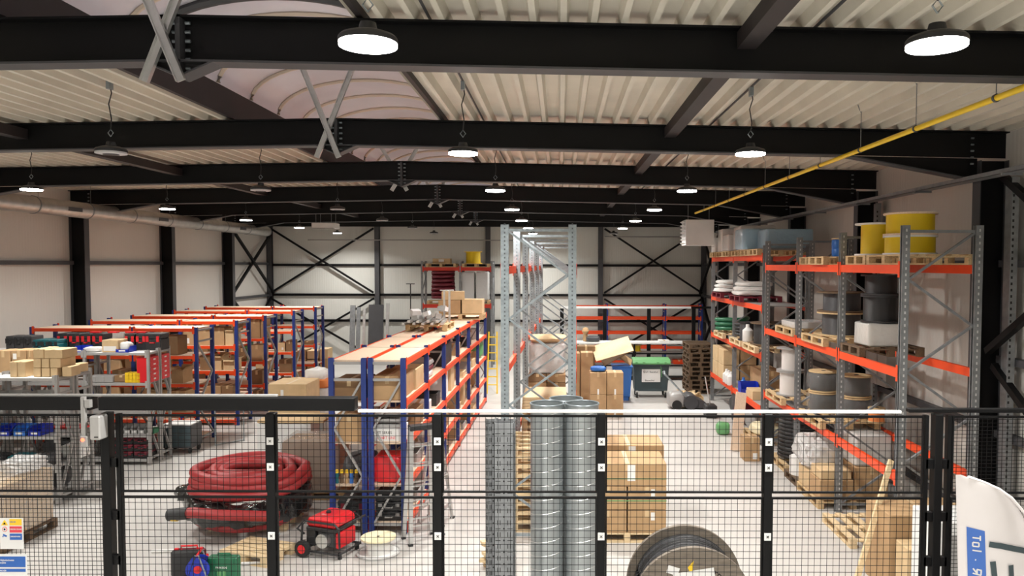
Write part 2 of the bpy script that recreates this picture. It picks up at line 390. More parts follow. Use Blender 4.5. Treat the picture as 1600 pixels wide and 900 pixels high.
# spiral duct on the left
t=thing('ventilation_duct','long round silver ventilation duct along the left wall','duct',(-11.5,8,5.39))
MB().tube((0,0,0),(0,22.2,0),.19,24).build('duct_body','duct',t,smooth=True)
for y in [1.2+1.9*i for i in range(12)]:
    MB().tube((0,y,0),(0,y+.035,0),.2,24).build('joint_ring','galvd',t,smooth=True)
    MB().tube((0,y+.2,.15),(0,y+.2,.72),.004,5).build('hanger','galvd',t)
for y in (6.5,10,14,19.5): MB().obox((.17,y,-.02),(.06,.5,.09)).build('air_grille','dgrey',t)
# gas pipe
t=thing('gas_pipe','yellow gas pipe slung under the roof on the right side','pipe',(3.77,2.5,5.55))
MB().tube((0,0,0),(0,19,0),.028,12).build('pipe_body','yellowpipe',t,smooth=True)
for i in range(12):
    y=1.2+1.5*i
    MB().tube((0,y,0),(0,y+.03,0),.036,10).build('pipe_clamp','dgrey',t)
    MB().tube((0,y+.015,.03),(0,y+.015,.48),.005,5).build('hanger_rod','galvd',t)
    MB().path([(0,y+.015,.46),(-.03,y,.5),(-.05,y,.56)],.006,5).build('roof_hook','galvd',t)
# wall cable tray (right)
t=thing('cable_tray','grey perforated cable tray running high along the right wall','cable tray',(5.75,4,5.28))
MB().box(-.10,0,0,.10,24,.006).box(-.10,0,0,-.095,24,.06).box(.095,0,0,.10,24,.06).build('tray','galvd',t)
for i in range(10):
    MB().box(-.14,1+2.4*i,-.03,.12,1.04+2.4*i,0).build('bracket','galvd',t)
MB().path([(0,3,.02),(.03,9,.03),(-.02,15,.02),(0,23.5,.03)],.02,6).build('cable','blackp',t)
# vertical perforated tray near the nearest right column
for (y,lb) in ((10.5,'grey perforated vertical cable tray before the nearest right column'),(14.95,'grey perforated vertical cable tray before the second right column')):
    t=thing('vertical_cable_tray',lb,'cable tray',(6.15,y,0))
    m=MB(); m.box(-.02,-.13,0,.02,.13,5.3).box(-.08,-.13,0,-.02,-.12,5.3)
    for k in range(60): m.box(-.065,-.1305,.1+.085*k,-.04,-.1195,.135+.085*k,1)
    m.build('tray',['galvd','slot'],t)
# unit heater at the far end
t=thing('unit_heater','white box unit heater hung at the end of the yellow gas pipe','heater',(3.95,22.0,4.66))
MB().box(-.42,-.35,0,.38,.35,.72).build('housing','whitep',t,bevel=.01)
m=MB()
for k in range(7): m.obox((-.45,0,.06+.1*k),(.07,.6,.012),ry=.5)
m.build('louvres','whitep',t)
for x in (-.3,.3): MB().tube((x,0,.7),(x,0,1.42),.008,6).build('hanger_rod','galvd',t)
t=thing('unit_heater','small white unit heater hung from the roof on the left','heater',(at(502,350,24.5)[0],24.9,5.26))
MB().box(-.35,-.3,0,.38,.3,.17).build('housing','whitep',t,bevel=.01)
MB().box(-.33,-.31,-.03,.1,-.2,0).box(.12,-.31,-.03,.36,-.2,0).build('louvres','greyp',t)
for x in (-.3,-.15,.2,.34): MB().tube((x,0,.16),(x,0,.78),.008,6).build('hanger_rod','galvd',t)
# horizontal service pipe across the far wall
tag(MB().tube((0,0,0),(10.6,0,0),.025,8).build('service_pipe','greyp',loc=(-10.8,YF-.25,5.15)),'thin grey pipe across the upper far wall left half','pipe')
tag(MB().tube((0,0,0),(4.1,0,0),.03,8).build('service_pipe','greyp',loc=(1.9,YF-.4,5.3)),'grey pipe high on the far wall near the heater','pipe')
# ================================================================ machine fence in front
YFN=5.0
def fx_(px): return at(px,643,YFN)[0]
ZT=at(1000,645,YFN)[2]; ZM=at(1000,769,YFN)[2]; ZM2=at(1000,775,YFN)[2]
pp=[fx_(p) for p in (-118,168,425,685,940,1200,1465,1722)]
pn=['at the left frame edge','beside the door controller','second tag-bearing from left','left of the spiral ducts','left of the pallet of cartons','right of the big cable drum','doubled at the flag','beyond the flag']
for i,x in enumerate(pp):
    if i in (0,7): continue
    t=thing('fence_post',f'black mesh fence post {["","with white box controller on its side","third-wide in front of the red hose coil","between ladder and perforated trays","between spiral ducts and carton pallet","right of the big black cable drum","with slotted brackets beside the white flag"][i].replace("third-wide ","")}','fence post',(x,YFN,0),0,'fence posts')
    hwid=.026
    MB().box(-hwid,-.035,0,hwid,.035,ZT-.002).build('post_tube','black',t,bevel=.003)
    MB().box(-hwid-.03,-.05,0,hwid+.03,.05,.012).build('base_plate','black',t)
    if i in (2,3,4,5):
        for py in (688,728,835):
            z=at(1000,py,YFN)[2]
            g=MB().box(-.022,-.041,z-.024,.022,-.0355,z+.024).build('white_tag','whitep',t); g['label']='small square white tag with cross'
            c=MB()
            for a in (PI/4,-PI/4): c.obox((0,-.0415,z),(.022,.002,.004),ry=a)
            c.build('cross_mark','black',g)
            MB().tube((hwid,0,z),(hwid+.016,0,z),.007,8).build('bolt','galv',t)
    if i in (1,6):
        for sx in ((.075,) if i==1 else (-.075,.075)):
            MB().box(sx-.013,-.02,.2,sx+.013,.02,ZT-.01).build('slotted_profile','black',t)
            for z in (.5,1.2,1.9,2.15,2.45,2.8): MB().box(min(sx,0),-.02,z-.03,max(sx,0),.02,z+.03).build('hinge_bracket','black',t)
def panel(xa,xb,z0,z1,label,dx=.0405,dz=.0455):
    t=thing('mesh_panel',label,'mesh panel',((xa+xb)/2,YFN-.012,z0)); w_=(xb-xa)/2; h=z1-z0
    m=MB(); r=.009
    m.box(-w_,-r,h-.014,w_,r,h).box(-w_,-r,0,w_,r,.012).box(-w_,-r,.012,-w_+.010,r,h-.014).box(w_-.010,-r,.012,w_,r,h-.014)
    m.build('panel_frame','black',t)
    m=MB(); n=int(2*w_/dx); k=0
    for i in range(1,n): x=-w_+2*w_*i/n; m.box(x-.00125,-.00125,.01,x+.00125,.00125,h-.01)
    n=int(h/dz)
    for i in range(1,n): z=h*i/n; m.box(-w_,.002,z-.00125,w_,.0054,z+.00125)
    m.build('wire_mesh','black',t)
desc=['left of the door controller','between controller and second post','over the ladder and blue racking','before the spiral ducts','before the stacked cartons','before the right pallet racking','behind the white flag']
for i in range(7):
    a=pp[i]+(.093 if i in (1,6) else .028); b=pp[i+1]-(.093 if i==5 else .028)
    kw=dict(dx=.0262,dz=.0245) if i==0 else (dict(dx=.033,dz=.024) if i==6 else {})
    panel(a,b,ZM,ZT-.012,'upper black wire mesh fence panel '+desc[i],**kw)
    kw=dict(dx=.029,dz=.029) if i==0 else (dict(dx=.033,dz=.026) if i==6 else {})
    panel(a,b,.15,ZM2,'lower black wire mesh fence panel '+desc[i],**kw)
# rails on top of the fence
def rail(name,label,px0,px1,py,hh,m,Y=YFN,dd=.04,dz=0):
    p=at(px0,py,Y); q=at(px1,py,Y); L=q[0]-p[0]; h=hh*Y/1200
    tag(MB().box(-L/2,-dd/2,-h/2,L/2,dd/2,h/2).build(name,m,loc=((p[0]+q[0])/2,Y,p[2]+dz),bevel=.003),label,'rail')
rail('top_rail','long white rail along the top of the mesh fence',560,1408,643.5,4.6,'whitep',YFN+.01,.03,.004)
for px in (650,752,858,1055,1143,1325,1392):
    p=at(px,647,YFN); 
rail('sliding_gate_track','black box track over the left fence panels, longer right section',160,557,631,20,'black',YFN-.06,.09)
rail('sliding_gate_track','black box track over the fence at the left frame edge',-130,147,631,20,'black',YFN-.06,.09)
rail('conduit_rail','white round rail above the black track, left part of fence',-130,434,619,4,'greyshelf',YFN-.06,.024)
rail('top_rail','black rail on top of the fence, right end by the flag',1418,1735,642.5,6,'black',YFN+.005,.05,.012)
t=thing('door_controller','white box door controller on the left fence post','controller',(fx_(167),YFN-.10,at(0,682,YFN)[2]))
MB().box(-.032,-.04,0,.036,.055,.155).build('housing','greyshelf',t,bevel=.008)
MB().box(0,-.042,.018,.026,-.04,.024).build('display_slot','black',t)
t=thing('conduit','white vertical conduit with a red indicator light left of the door controller','conduit',(fx_(149),YFN-.12,at(0,692,YFN)[2]))
MB().box(-.014,-.012,.0,.014,.012,.32).build('channel','greyp',t,bevel=.002)
MB().box(-.016,-.02,.0,.03,.012,.07).build('sensor_box','greyp',t,bevel=.003)
MB().lathe([(.006,-.026),(.012,-.02)],n=12,c=(0,0,.045),axis='y').build('indicator_light','led',t)
MB().box(.008,-.012,.25,.045,.02,.30).build('bracket','greyp',t)
def plane_txt(body,size,loc,parent,m,name='lettering',rot=(PI/2,0,0),ext=.0008,align='LEFT',sx=1):
    cu=bpy.data.curves.new(name,'FONT'); cu.body=body; cu.size=size; cu.extrude=ext; cu.align_x=align
    o=bpy.data.objects.new(name,cu); C.objects.link(o); o.parent=parent; o.location=loc; o.rotation_euler=rot; o.scale=(sx,1,1)
    cu.materials.append(M[m]); bpy.context.view_layer.update()
    me=bpy.data.meshes.new_from_object(o); n=bpy.data.objects.new(name,me); C.objects.link(n); n.parent=parent; n.location=loc; n.rotation_euler=rot; n.scale=(sx,1,1)
    bpy.data.objects.remove(o); return n
# signs on the mesh
z0=at(0,856,YFN)[2]; z1=at(0,808,YFN)[2]; xa=fx_(1.5); xb=fx_(38); W=xb-xa; Hh=z1-z0
t=thing('warning_sign','white sign with warning triangle and yellow, red and blue fields on the fence','sign',((xa+xb)/2,YFN-.04,z0))
MB().box(-W/2,-.002,0,W/2,.002,Hh).build('sign_board','whitep',t)
for k,(mm,tx) in enumerate((('signyel','PAS OP'),('signred','VERBODEN TOEGANG'),('signblue','CAMERABEWAKING'))):
    zt=Hh*(1-.03-.235*k); g=MB().box(-W*.07,-.0035,zt-.2*Hh,W*.45,-.002,zt).build('colour_field',mm,t); g['label']=['yellow field with two lines','red field with two lines','blue field with one line'][k]
    plane_txt(tx,.012,(-W*.05,-.004,zt-.11*Hh),g,'signblue' if k==0 else 'whitep',sx=.62 if k else 1)
s_=MB().prism([(-W*.43,Hh*.77),(-W*.13,Hh*.77),(-W*.28,Hh*.95)],'y',-.0035,-.002).build('warning_triangle','signyel',t)
MB().prism([(-W*.34,Hh*.80),(-W*.22,Hh*.80),(-W*.28,Hh*.87)],'y',-.0042,-.0035).build('hand_mark','black',s_)
s_=MB().lathe([(.0165,-.0035),(.0165,-.002)],n=24,c=(-W*.28,0,Hh*.64),axis='y').build('prohibition_circle','signred',t)
MB().lathe([(.013,-.004),(.013,-.0035)],n=24,c=(-W*.28,0,Hh*.64),axis='y').build('circle_centre','whitep',s_)
MB().lathe([(.007,-.0045),(.007,-.004)],n=6,c=(-W*.28,0,Hh*.64),axis='y').build('hand_mark','black',s_)
MB().obox((-W*.28,-.003,Hh*.44),(.026,.002,.011),ry=.4).obox((-W*.36,-.003,Hh*.40),(.012,.002,.003)).build('camera_mark','signblue',t)
z0=at(0,898,YFN)[2]; z1=at(0,864,YFN)[2]; xa=fx_(-42); xb=fx_(42); W=xb-xa; Hh=z1-z0
t=thing('mandatory_sign','blue and white sign below the warning sign on the fence','sign',((xa+xb)/2,YFN-.04,z0))
MB().box(-W/2,-.002,0,W/2,.002,Hh).build('sign_board','whitep',t)
for (a,b,c,d_,tx) in ((-.02,.48,.42,.90,'Veiligheidsschoenen\nverplicht'),(-.48,.48,.2,.34,'MAGAZIJN')):
    g=MB().box(W*a,-.0035,Hh*c,W*b,-.002,Hh*d_).build('blue_field','signblue',t)
    plane_txt(tx,.017 if c>.3 else .013,(W*(a+.02) if c>.3 else 0,-.004,Hh*(c+.28 if c>.3 else c+.03)),g,'whitep',sx=.7)
g=MB().lathe([(.03,-.0035),(.03,-.002)],n=28,c=(-W*.13,0,Hh*.66),axis='y').build('blue_circle','signblue',t)
MB().obox((-W*.13,-.004,Hh*.66),(.03,.001,.012),ry=.5).build('shoe_mark','whitep',g)
# ================================================================ racking
def cpost(mb,x,y,w,d,h,sgn=1,t_=.006,slots=None):
    "open channel post; w across x, d across y"
    mb.box(x-w/2,y-d/2,0,x+w/2,y-d/2+t_,h).box(x-w/2,y-d/2+t_,0,x-w/2+t_,y+d/2,h).box(x+w/2-t_,y-d/2+t_,0,x+w/2,y+d/2,h)
    mb.box(x-w/2+t_,y+d/2-t_,0,x-w/4,y+d/2,h).box(x+w/4,y+d/2-t_,0,x+w/2-t_,y+d/2,h)
def rack(name,label,loc,rz,us,D,levels,Ht,pm,bm_,deck=None,pw=.085,pd=.06,bh=.09,brace='x',bm2='greyp',group=None,decks=None,slot=None,skip=(),bw=.045,topdeck=None,flip=False):
    """posts at local x=us, fronts at y=0 and y=D, beams along x"""
    t=thing(name,label,'rack',loc,rz,group)
    # frames
    proto=None
    for i,u in enumerate(us):
        if proto is None:
            fr=MB(); ym0,ym1=pd,D-pd
            fr.box(-.015,ym0,Ht-.10,.015,ym1,Ht-.06).box(-.015,ym0,.12,.015,ym1,.16)
            z=.16; n_b=max(2,round((Ht-.26)/(.605 if brace=='z' else .8))); k=1 if n_b%2 else 0; step=((Ht-.10 if brace=='z' else Ht-.35)-.16)/n_b
            for _ in range(n_b):
                a,b=(ym0,ym1) if (k+flip)%2==0 else (ym1,ym0)
                fr.bar((0,a,z),(0,b,z+step),.03,.04,up=(1,0,0)); z+=step; k+=1
            if brace!='z': fr.box(-.015,ym0,Ht-.35,.015,ym1,Ht-.31)
            f=fr.build('frame_brace',bm2,t); f.location=(u,0,0)
            ps=[]
            for y in (pd/2,D-pd/2):
                m=MB(); cpost(m,0,y,pw,pd,Ht)
                if slot:
                    for k in range(int(Ht/slot)):
                        z=.05+slot*k
                        for xx in (-pw*.26,pw*.26): m.box(xx-.005,y-pd/2-.0008,z,xx+.005,y-pd/2+.003,z+slot*.36,1)
                        m.box(-pw/2-.0008,y-.010,z,-pw/2+.003,y+.010,z+slot*.42,1); m.box(pw/2-.003,y-.010,z,pw/2+.0008,y+.010,z+slot*.42,1)
                ps.append(m.build('post',[pm,slotm] if slot else pm,f))
            proto=(f,ps)
        else:
            f=inst(proto[0],t,(u,0,0))
            for p in proto[1]: q=p.copy(); C.objects.link(q); q.parent=f
    bc={}
    for i,(a,b) in enumerate(zip(us,us[1:])):
        L=round(b-a-pw,4)
        for li,z in enumerate(levels):
            if (i,li) in skip: continue
            for y,fb in ((.0,'f'),(D,'b')):
                key=(L,fb)
                if key not in bc:
                    m=MB(); yy=(-.004,bw) if fb=='f' else (-bw,.004)
                    m.box(0,yy[0],-bh,L,yy[1],0)
                    for xx in (-.02,L-.03): m.box(xx,yy[0]-.006 if fb=='f' else yy[1],-bh-.05,xx+.05,yy[0] if fb=='f' else yy[1]+.006,.05)
                    bc[key]=m.build('beam',bm_,t,loc=(a+pw/2,y,z))
                else: inst(bc[key],t,(a+pw/2,y,z))
            if deck and (decks is None or (i,li) in decks):
                dm=topdeck if (topdeck and li==len(levels)-1) else deck
                key=(L,'d',dm)
                if key not in bc: bc[key]=MB().box(0,bw,-.022,L,D-bw,.004).build('shelf_panel',dm,t,loc=(a+pw/2,0,z))
                else: inst(bc[key],t,(a+pw/2,0,z))
    return t
slotm='slot'
LV=[.14,.74,1.39,2.03,2.65]
def sraised(t): pass
# --- blue longspan rows at the left
rows=[(17.24,'nearest of the five left rows'),(19.4,'second of the five left rows'),(21.3,'third of the five left rows'),(23.6,'fourth of the five left rows'),(25.7,'farthest of the five left rows')]
for Y,n in rows:
    rack('longspan_rack','blue and orange shelving rack with chipboard top, '+n,(-11.95,Y,0),0,[0.045,2.32,3.74],.86,LV,2.68,'blue','orange','chip',bh=.07,pw=.08,group='blue longspan racks at left')
# --- double row in the centre, running away from the viewer
def centre(name,label,xr,D,lv=LV):
    return rack(name,label,(xr,11.5,0),PI/2-.0125,[.05+1.875*i for i in range(7)],D,lv,2.69,'blue','orange','chip',bh=.08,pw=.07,pd=.075,group='blue longspan racks in the centre')
centre('longspan_rack','long blue and orange shelving rack, right half of the central double row',-2.33,.57)
centre('longspan_rack','long blue and orange shelving rack, left half of the central double row',-2.925,.57)
# --- pallet racking at the right
slotm='slotl'
RX=5.66; RD=1.08
rack('pallet_rack','tall grey pallet rack with orange beams, nearest on the right side',(RX,10.33,0),PI/2,[0,2.27,4.54,6.81],RD,[1.27,2.70,4.11],4.64,'galvd','orange',None,pw=.085,pd=.1,bh=.12,brace='z',bm2='galvd',slot=.085,bw=.05)
rack('pallet_rack','tall grey pallet rack with orange beams, farther on the right side',(RX,17.35,0),PI/2,[0,2.95,5.85],RD,[.86,2.08,3.18,4.33],4.55,'galvd','orange','greyshelf',pw=.085,pd=.1,bh=.12,brace='z',bm2='galvd',decks={(0,2),(1,2),(0,0),(1,0)},bw=.05)
# --- bright galvanised pallet racking in the middle
slotm='slotm_'
rack('pallet_rack','bright galvanised pallet rack with open end frame in the middle of hall',(.235,11.1,0),PI/2-.021,[0,2.25,4.5,6.75,9.0,11.25],1.09,[1.15,2.55,4.08],4.68,'galv','orange',None,pw=.09,pd=.115,bh=.12,brace='z',bm2='galv',slot=.06,bw=.05,flip=True)
# --- far racks
rack('pallet_rack','grey pallet rack with red beams against the far wall, left of centre',(-5.5,30.6,0),0,[0,1.52,2.78],.9,[2.52,4.0],4.25,'galvd','red',None,bh=.14,brace='z',bm2='galvd')
rack('longspan_rack','blue and orange rack along the far wall, right of centre',(.45,31.6,0),0,[.1,1.5,3.9,5.4],.6,[.1,.75,1.35,1.95,2.42],2.5,'blue','orange','greyshelf',decks={(2,0),(2,1)},bh=.1)
t=rack('steel_workbench','dark steel shelf bench with white top behind the bins',(.55,27.2,0),0,[.1,2.1,4.3],.7,[.15,.55,.98],1.3,'black','black','greyshelf',pw=.06,bh=.05,bm2='black')
MB().box(0,-.02,1.3,4.42,.74,1.35).build('worktop','whitep',t)
# --- grey shelving, two groups at the left
def grey(name,label,Y,us,D,lv,Ht,top=True):
    t=rack(name,label,(0,0,0),0,us,D,lv,Ht,'greyp','greyshelf','greyshelf',pw=.05,pd=.05,bh=.045,bw=.02,brace='x',group='grey steel shelving at left',topdeck='paper')
    t.location=(0,Y,0)
    return t
G1=[-12.1,-10.85,-9.7,-8.52]; GL1=[.12,.65,1.17,1.70,2.17]
grey('steel_shelving','grey steel shelving with pale top, front half of nearest left unit',12.9,G1,.46,GL1,2.22)
grey('steel_shelving','grey steel shelving, rear half of nearest left unit',13.42,G1,.46,GL1,2.22)
G2=[-12.1,-10.9,-9.65,-8.36]; GL2=[.12,.62,1.10,1.68,2.30]
grey('steel_shelving','grey steel shelving, front half of the second left unit',15.5,G2,.42,GL2,2.36)
grey('steel_shelving','grey steel shelving, rear half of the second left unit',15.95,G2,.42,GL2,2.36)
# --- far machine fence
xs=[at(p,482,29.0)[0] for p in (878,945,1014,1084)]
for i,x in enumerate(xs):
    tag(MB().box(-.07,-.04,0,.07,.04,2.46).build('fence_post','black',loc=(x,29,0)),f'black fence post at the far end, {ORD[i]} from the left','fence post','far fence posts')
tag(MB().box(0,-.03,-.04,4.9,.03,.04).build('top_rail','whitep',loc=(.05,29,2.5)),'thin white rail on the far black fence posts','rail')
tag(MB().box(0,-.03,-.04,1.4,.03,.04).build('top_rail','black',loc=(4.97,29,2.5)),'thin black rail on the far fence near the right racks','rail')
# ================================================================ generic goods
def carton(label,x0,x1,y0,d,z,h,m='card',rz=0,open_=False,note=None,name='cardboard_box',group=None):
    cx=(x0+x1)/2; w=(x1-x0)/2; t=thing(name,label,'box',(cx,y0+d/2,z),rz,group); D=d/2
    if open_:
        b=MB(); th=.008
        b.box(-w,-D,0,w,D,.01).box(-w,-D,.01,w,-D+th,h).box(-w,D-th,.01,w,D,h).box(-w,-D+th,.01,-w+th,D-th,h).box(w-th,-D+th,.01,w,D-th,h)
        b.build('body',m,t)
        fl=MB(); f=min(w,D)*.7
        fl.bar((-w,0,h),(-w-f*.8,0,h+f*.45),2*D*.96,.006,up=(0,0,1)); fl.build('flap',m,t)
        fl=MB(); fl.bar((w,0,h),(w+f*.7,0,h+f*.6),2*D*.96,.006); fl.build('flap',m,t)
        fl=MB(); fl.bar((0,D,h),(0,D+f*.3,h+f*.7),2*w*.96,.006,up=(0,0,1)); fl.build('flap',m,t)
        fl=MB(); fl.bar((0,-D,h),(0,-D-f*.55,h-f*.25),2*w*.96,.006,up=(0,0,1)); fl.build('flap',m,t)
    else:
        MB().box(-w,-D,0,w,D,h).build('body',m,t,bevel=min(.008,h*.05))
        tw=min(.03,w*.2); e=.0012
        MB().box(-tw,-D-e,h-min(.12,h*.3),tw,-D,h).box(-tw,-D-e,h,tw,D,h+e).build('tape','tape',t)
    if note: MB().box(w*note[0],-D-.003,h*note[1],w*note[2],-D-.0005,h*note[3]).build('paper_label','paper',t)
    return t
def pb(label,px0,px1,yt,z,Y,d,m='card',**k):
    a=at(px0,yt,Y); b=at(px1,yt,Y); return carton(label,a[0],b[0],Y,d,z,max(.04,a[2]-z),m,**k)
_pal={}
def pallet(label,x,y,z,m='wood',rz=0,sx=1.2,sy=.8,simple=True,cat='pallet',group=None):
    """centre x,y; long side along x"""
    t=thing('pallet',label,cat,(x,y,z),rz,group); key=(m,sx,sy)
    if key not in _pal:
        p=[]
        for k in range(5):
            yy=-sy/2+.05+(sy-.1)*k/4
            p.append(('deck_board',MB().box(-sx/2,-.05,.122,sx/2,.05,.144).build('deck_board',m,t,loc=(0,yy,0)),(0,yy,0)))
        for k in range(3):
            xx=-sx/2+.05+(sx-.1)*k/2
            p.append(('stringer_board',MB().box(-.05,-sy/2,.1,.05,sy/2,.122).build('stringer_board',m,t,loc=(xx,0,0)),(xx,0,0)))
            for j in range(3):
                yy=-sy/2+.05+(sy-.1)*j/2
                p.append(('block',MB().box(-.05,-.05,.022,.05,.05,.1).build('block',m,t,loc=(xx,yy,0)),(xx,yy,0)))
        for j in range(3):
            yy=-sy/2+.05+(sy-.1)*j/2
            p.append(('bottom_board',MB().box(-sx/2,-.05,0,sx/2,.05,.022).build('bottom_board',m,t,loc=(0,yy,0)),(0,yy,0)))
        _pal[key]=p
    else:
        for n,o,l in _pal[key]: inst(o,t,l)
    return t
def spool(label,x,y,z,R,r,h,cm,fm='wood',hub=.04,axis='z',name='cable_spool',ft=.025,nseg=32):
    t=thing(name,label,'cable spool',(x,y,z))
    MB().lathe([(R,0),(R,ft)],n=nseg).build('lower_flange',fm,t,smooth=True)
    MB().lathe([(r,ft),(r,h-ft)],n=nseg).build('cable_winding',cm,t,smooth=True)
    MB().lathe([(R,h-ft),(R,h)],n=nseg).build('upper_flange',fm,t,smooth=True)
    MB().lathe([(.04,h),(.04,h+.004)],n=12).build('spindle_hole','slot',t)
    return t
def sack(label,x,y,z,sx,sy,sz,m='white',seed=1,name='sack',cat='sack',rz=0):
    cr=m in ('wrapw','wrap','crump'); o=MB().blob((0,0,sz/2),(sx,sy,sz),seed,.07 if cr else .04,n=16 if cr else 12,flat=.7 if cr else .55,jit=.10 if cr else .0).build(name,'crump' if cr else m,smooth=not cr,loc=(x,y,z),rz=rz); return tag(o,label,cat)
def bundle(label,x,y,z,sx,sy,sz,m='wrapw',inner='paper',seed=1,name='wrapped_bundle',cat='bundle',rz=0):
    t=thing(name,label,cat,(x,y,z),rz)
    MB().box(-sx*.46,-sy*.46,0,sx*.46,sy*.46,sz*.94).build('contents',inner,t,bevel=.02)
    MB().blob((0,0,sz/2),(sx,sy,sz),seed,.010,n=18,flat=.13).build('film_wrap',m,t,smooth=True)
    return t
def coil(label,x,y,z,R,r,turns,m,seed=1,name='hose_coil',cat='hose coil',squash=1,inner=0):
    rnd=random.Random(seed); pts=[]; n=28
    for i in range(int(turns*n)+1):
        a=2*PI*i/n; lay=i/n
        k=1+.03*math.sin(2*a+seed)+.04*rnd.uniform(-1,1)*0
        rr=R*(1-inner*((i//n)%2))
        pts.append((rr*k*math.cos(a),rr*k*math.sin(a)*squash,r+lay*r*1.75))
    return tag(MB().path(pts,r,10).build(name,m,smooth=True,loc=(x,y,z)),label,cat)
def binbox(label,x,y,z,w,d,h,m='bluep',rz=0):
    b=MB(); th=.006
    b.box(-w/2,-d/2,0,w/2,d/2,.008).box(-w/2,d/2-th,.008,w/2,d/2,h).box(-w/2,-d/2,.008,w/2,-d/2+th,h*.5)
    for sx in (-w/2,w/2-th): b.prism([(-d/2,.008),(d/2-th,.008),(d/2-th,h),(-d/2+d*.3,h),(-d/2,h*.5)],'x',sx,sx+th)
    t=thing('picking_bin',label,'bin',(x,y,z),rz); b.build('bin_body',m,t)
    MB().box(-w*.25,-d/2-.003,h*.15,w*.25,-d/2-.0005,h*.4).build('paper_label','paper',t)
    return t
def toolcase(label,x,y,z,w,d,h,m='blackp',trim='redp',rz=0,lidm=None):
    t=thing('tool_case',label,'tool case',(x,y,z),rz)
    MB().box(-w/2,-d/2,0,w/2,d/2,h*.68).build('body',m,t,bevel=.012)
    MB().box(-w/2,-d/2,h*.69,w/2,d/2,h).build('lid',lidm or m,t,bevel=.012)
    MB().path([(-w*.13,-d/2,h*.45),(-w*.13,-d/2-.03,h*.45),(w*.13,-d/2-.03,h*.45),(w*.13,-d/2,h*.45)],.012,6).build('handle',trim,t)
    for s in (-1,1): MB().box(s*w*.32-.03,-d/2-.012,h*.5,s*w*.32+.03,-d/2,h*.85).build('latch',trim,t,bevel=.003)
    return t
def bottle(label,x,y,z,h=.22,r=.04,m='white',group=None):
    return tag(MB().lathe([(r*.95,0),(r,.01),(r,h*.65),(r*.4,h*.82),(r*.35,h),(.005,h)],n=12).build('bottle',m,smooth=True,loc=(x,y,z)),label,'bottle',group)
def plank(label,p,q,w,h,m='woodl',name='plank',cat='plank',up=(0,1,0)):
    return tag(MB().bar((0,0,0),Vector(q)-Vector(p),w,h,up=up).build(name,m,loc=p,bevel=.003),label,cat)
# ================================================================ right pallet racks: contents
# --- near rack, top level (z 4.11)
yx=5.12
zt=4.112
pallet('pale pallet on the top right beam under the two stacked yellow spools',yx,11.0,zt,'wood',PI/2,1.2,1.0)
pallet('pallet on the top right beam under the lower single yellow spool',yx,12.05,zt,'wood',PI/2,.8,1.0)
x=at(1421,400,11.0)[0]
spool('lower of the two stacked yellow cable spools on the top right rack',x,11.0,zt+.144,.36,.335,.27,'yellow','whitep')
spool('upper of the two stacked yellow cable spools on the top right rack',x,11.0,zt+.416,.36,.32,.32,'yellow','chip')
spool('single yellow cable spool with pale flange, left of the stacked yellow ones',at(1370,400,12.0)[0],12.0,zt+.144,.33,.24,.50,'yellow','paper')
for k,(px,Y) in enumerate(((1303,13.55),(1340,14.40))):
    pallet(['pallet holding the bright blue drum on the top right rack','pallet holding the dark drum on the top right rack'][k],5.1 if k else 5.0,Y,zt,'wood',PI/2,.8,1.0)
    X=5.25 if k else at(px,400,Y)[0]+.08
    t=thing('plastic_drum',['bright blue plastic drum with wood lid on the top right rack','dark navy drum beside the blue one on the top right rack'][k],'drum',(X,Y,zt+.144))
    MB().lathe([(.10,0),(.115,.02),(.12,.12),(.11,.14),(.12,.16),(.12,.28),(.105,.30)],n=20).build('body','bluel' if k==0 else 'blue',t,smooth=True)
    MB().lathe([(.125,.30),(.125,.325)],n=20).build('lid','woodl' if k==0 else 'blackp',t)
# --- near rack, level 2 (2.70)
z2=2.703
pallet('pallet with pale wrapped block on the middle right beam',5.08,12.1,z2,'woodd',PI/2,.8,1.0)
bundle('cream wrapped block under the stacked black spools, right rack',5.06,12.1,z2+.144,.62,.6,.36,'wrapw','cream',3)
X=5.06
spool('lower black cable spool of the pair above the cream block',X,12.1,z2+.51,.30,.26,.42,'cableb','blackp')
spool('upper black cable spool of the pair above the cream block',X,12.1,z2+.935,.30,.24,.32,'cableb','blackp')
pallet('pallet under the large grey and black cable spools, right rack',5.02,13.75,z2,'wood',PI/2,1.2,1.0)
spool('large lower grey cable spool on the middle right beam',5.05,13.75,z2+.146,.42,.33,.42,'cableg','wood')
spool('large upper grey cable spool on the middle right beam',5.05,13.75,z2+.57,.42,.32,.36,'cableg','woodd')
pallet('pallet with white papers on the middle right beam, farthest bay',5.05,15.6,z2,'wood',PI/2,1.2,1.0)
bundle('low white wrapped goods on the farthest middle-beam pallet',5.0,15.6,z2+.146,.75,.9,.13,'wrapw','paper',4)
carton('flat brown carton on the floor of the farthest middle-beam bay',5.2,5.6,16.5,.35,z2+.0,.2,'card')
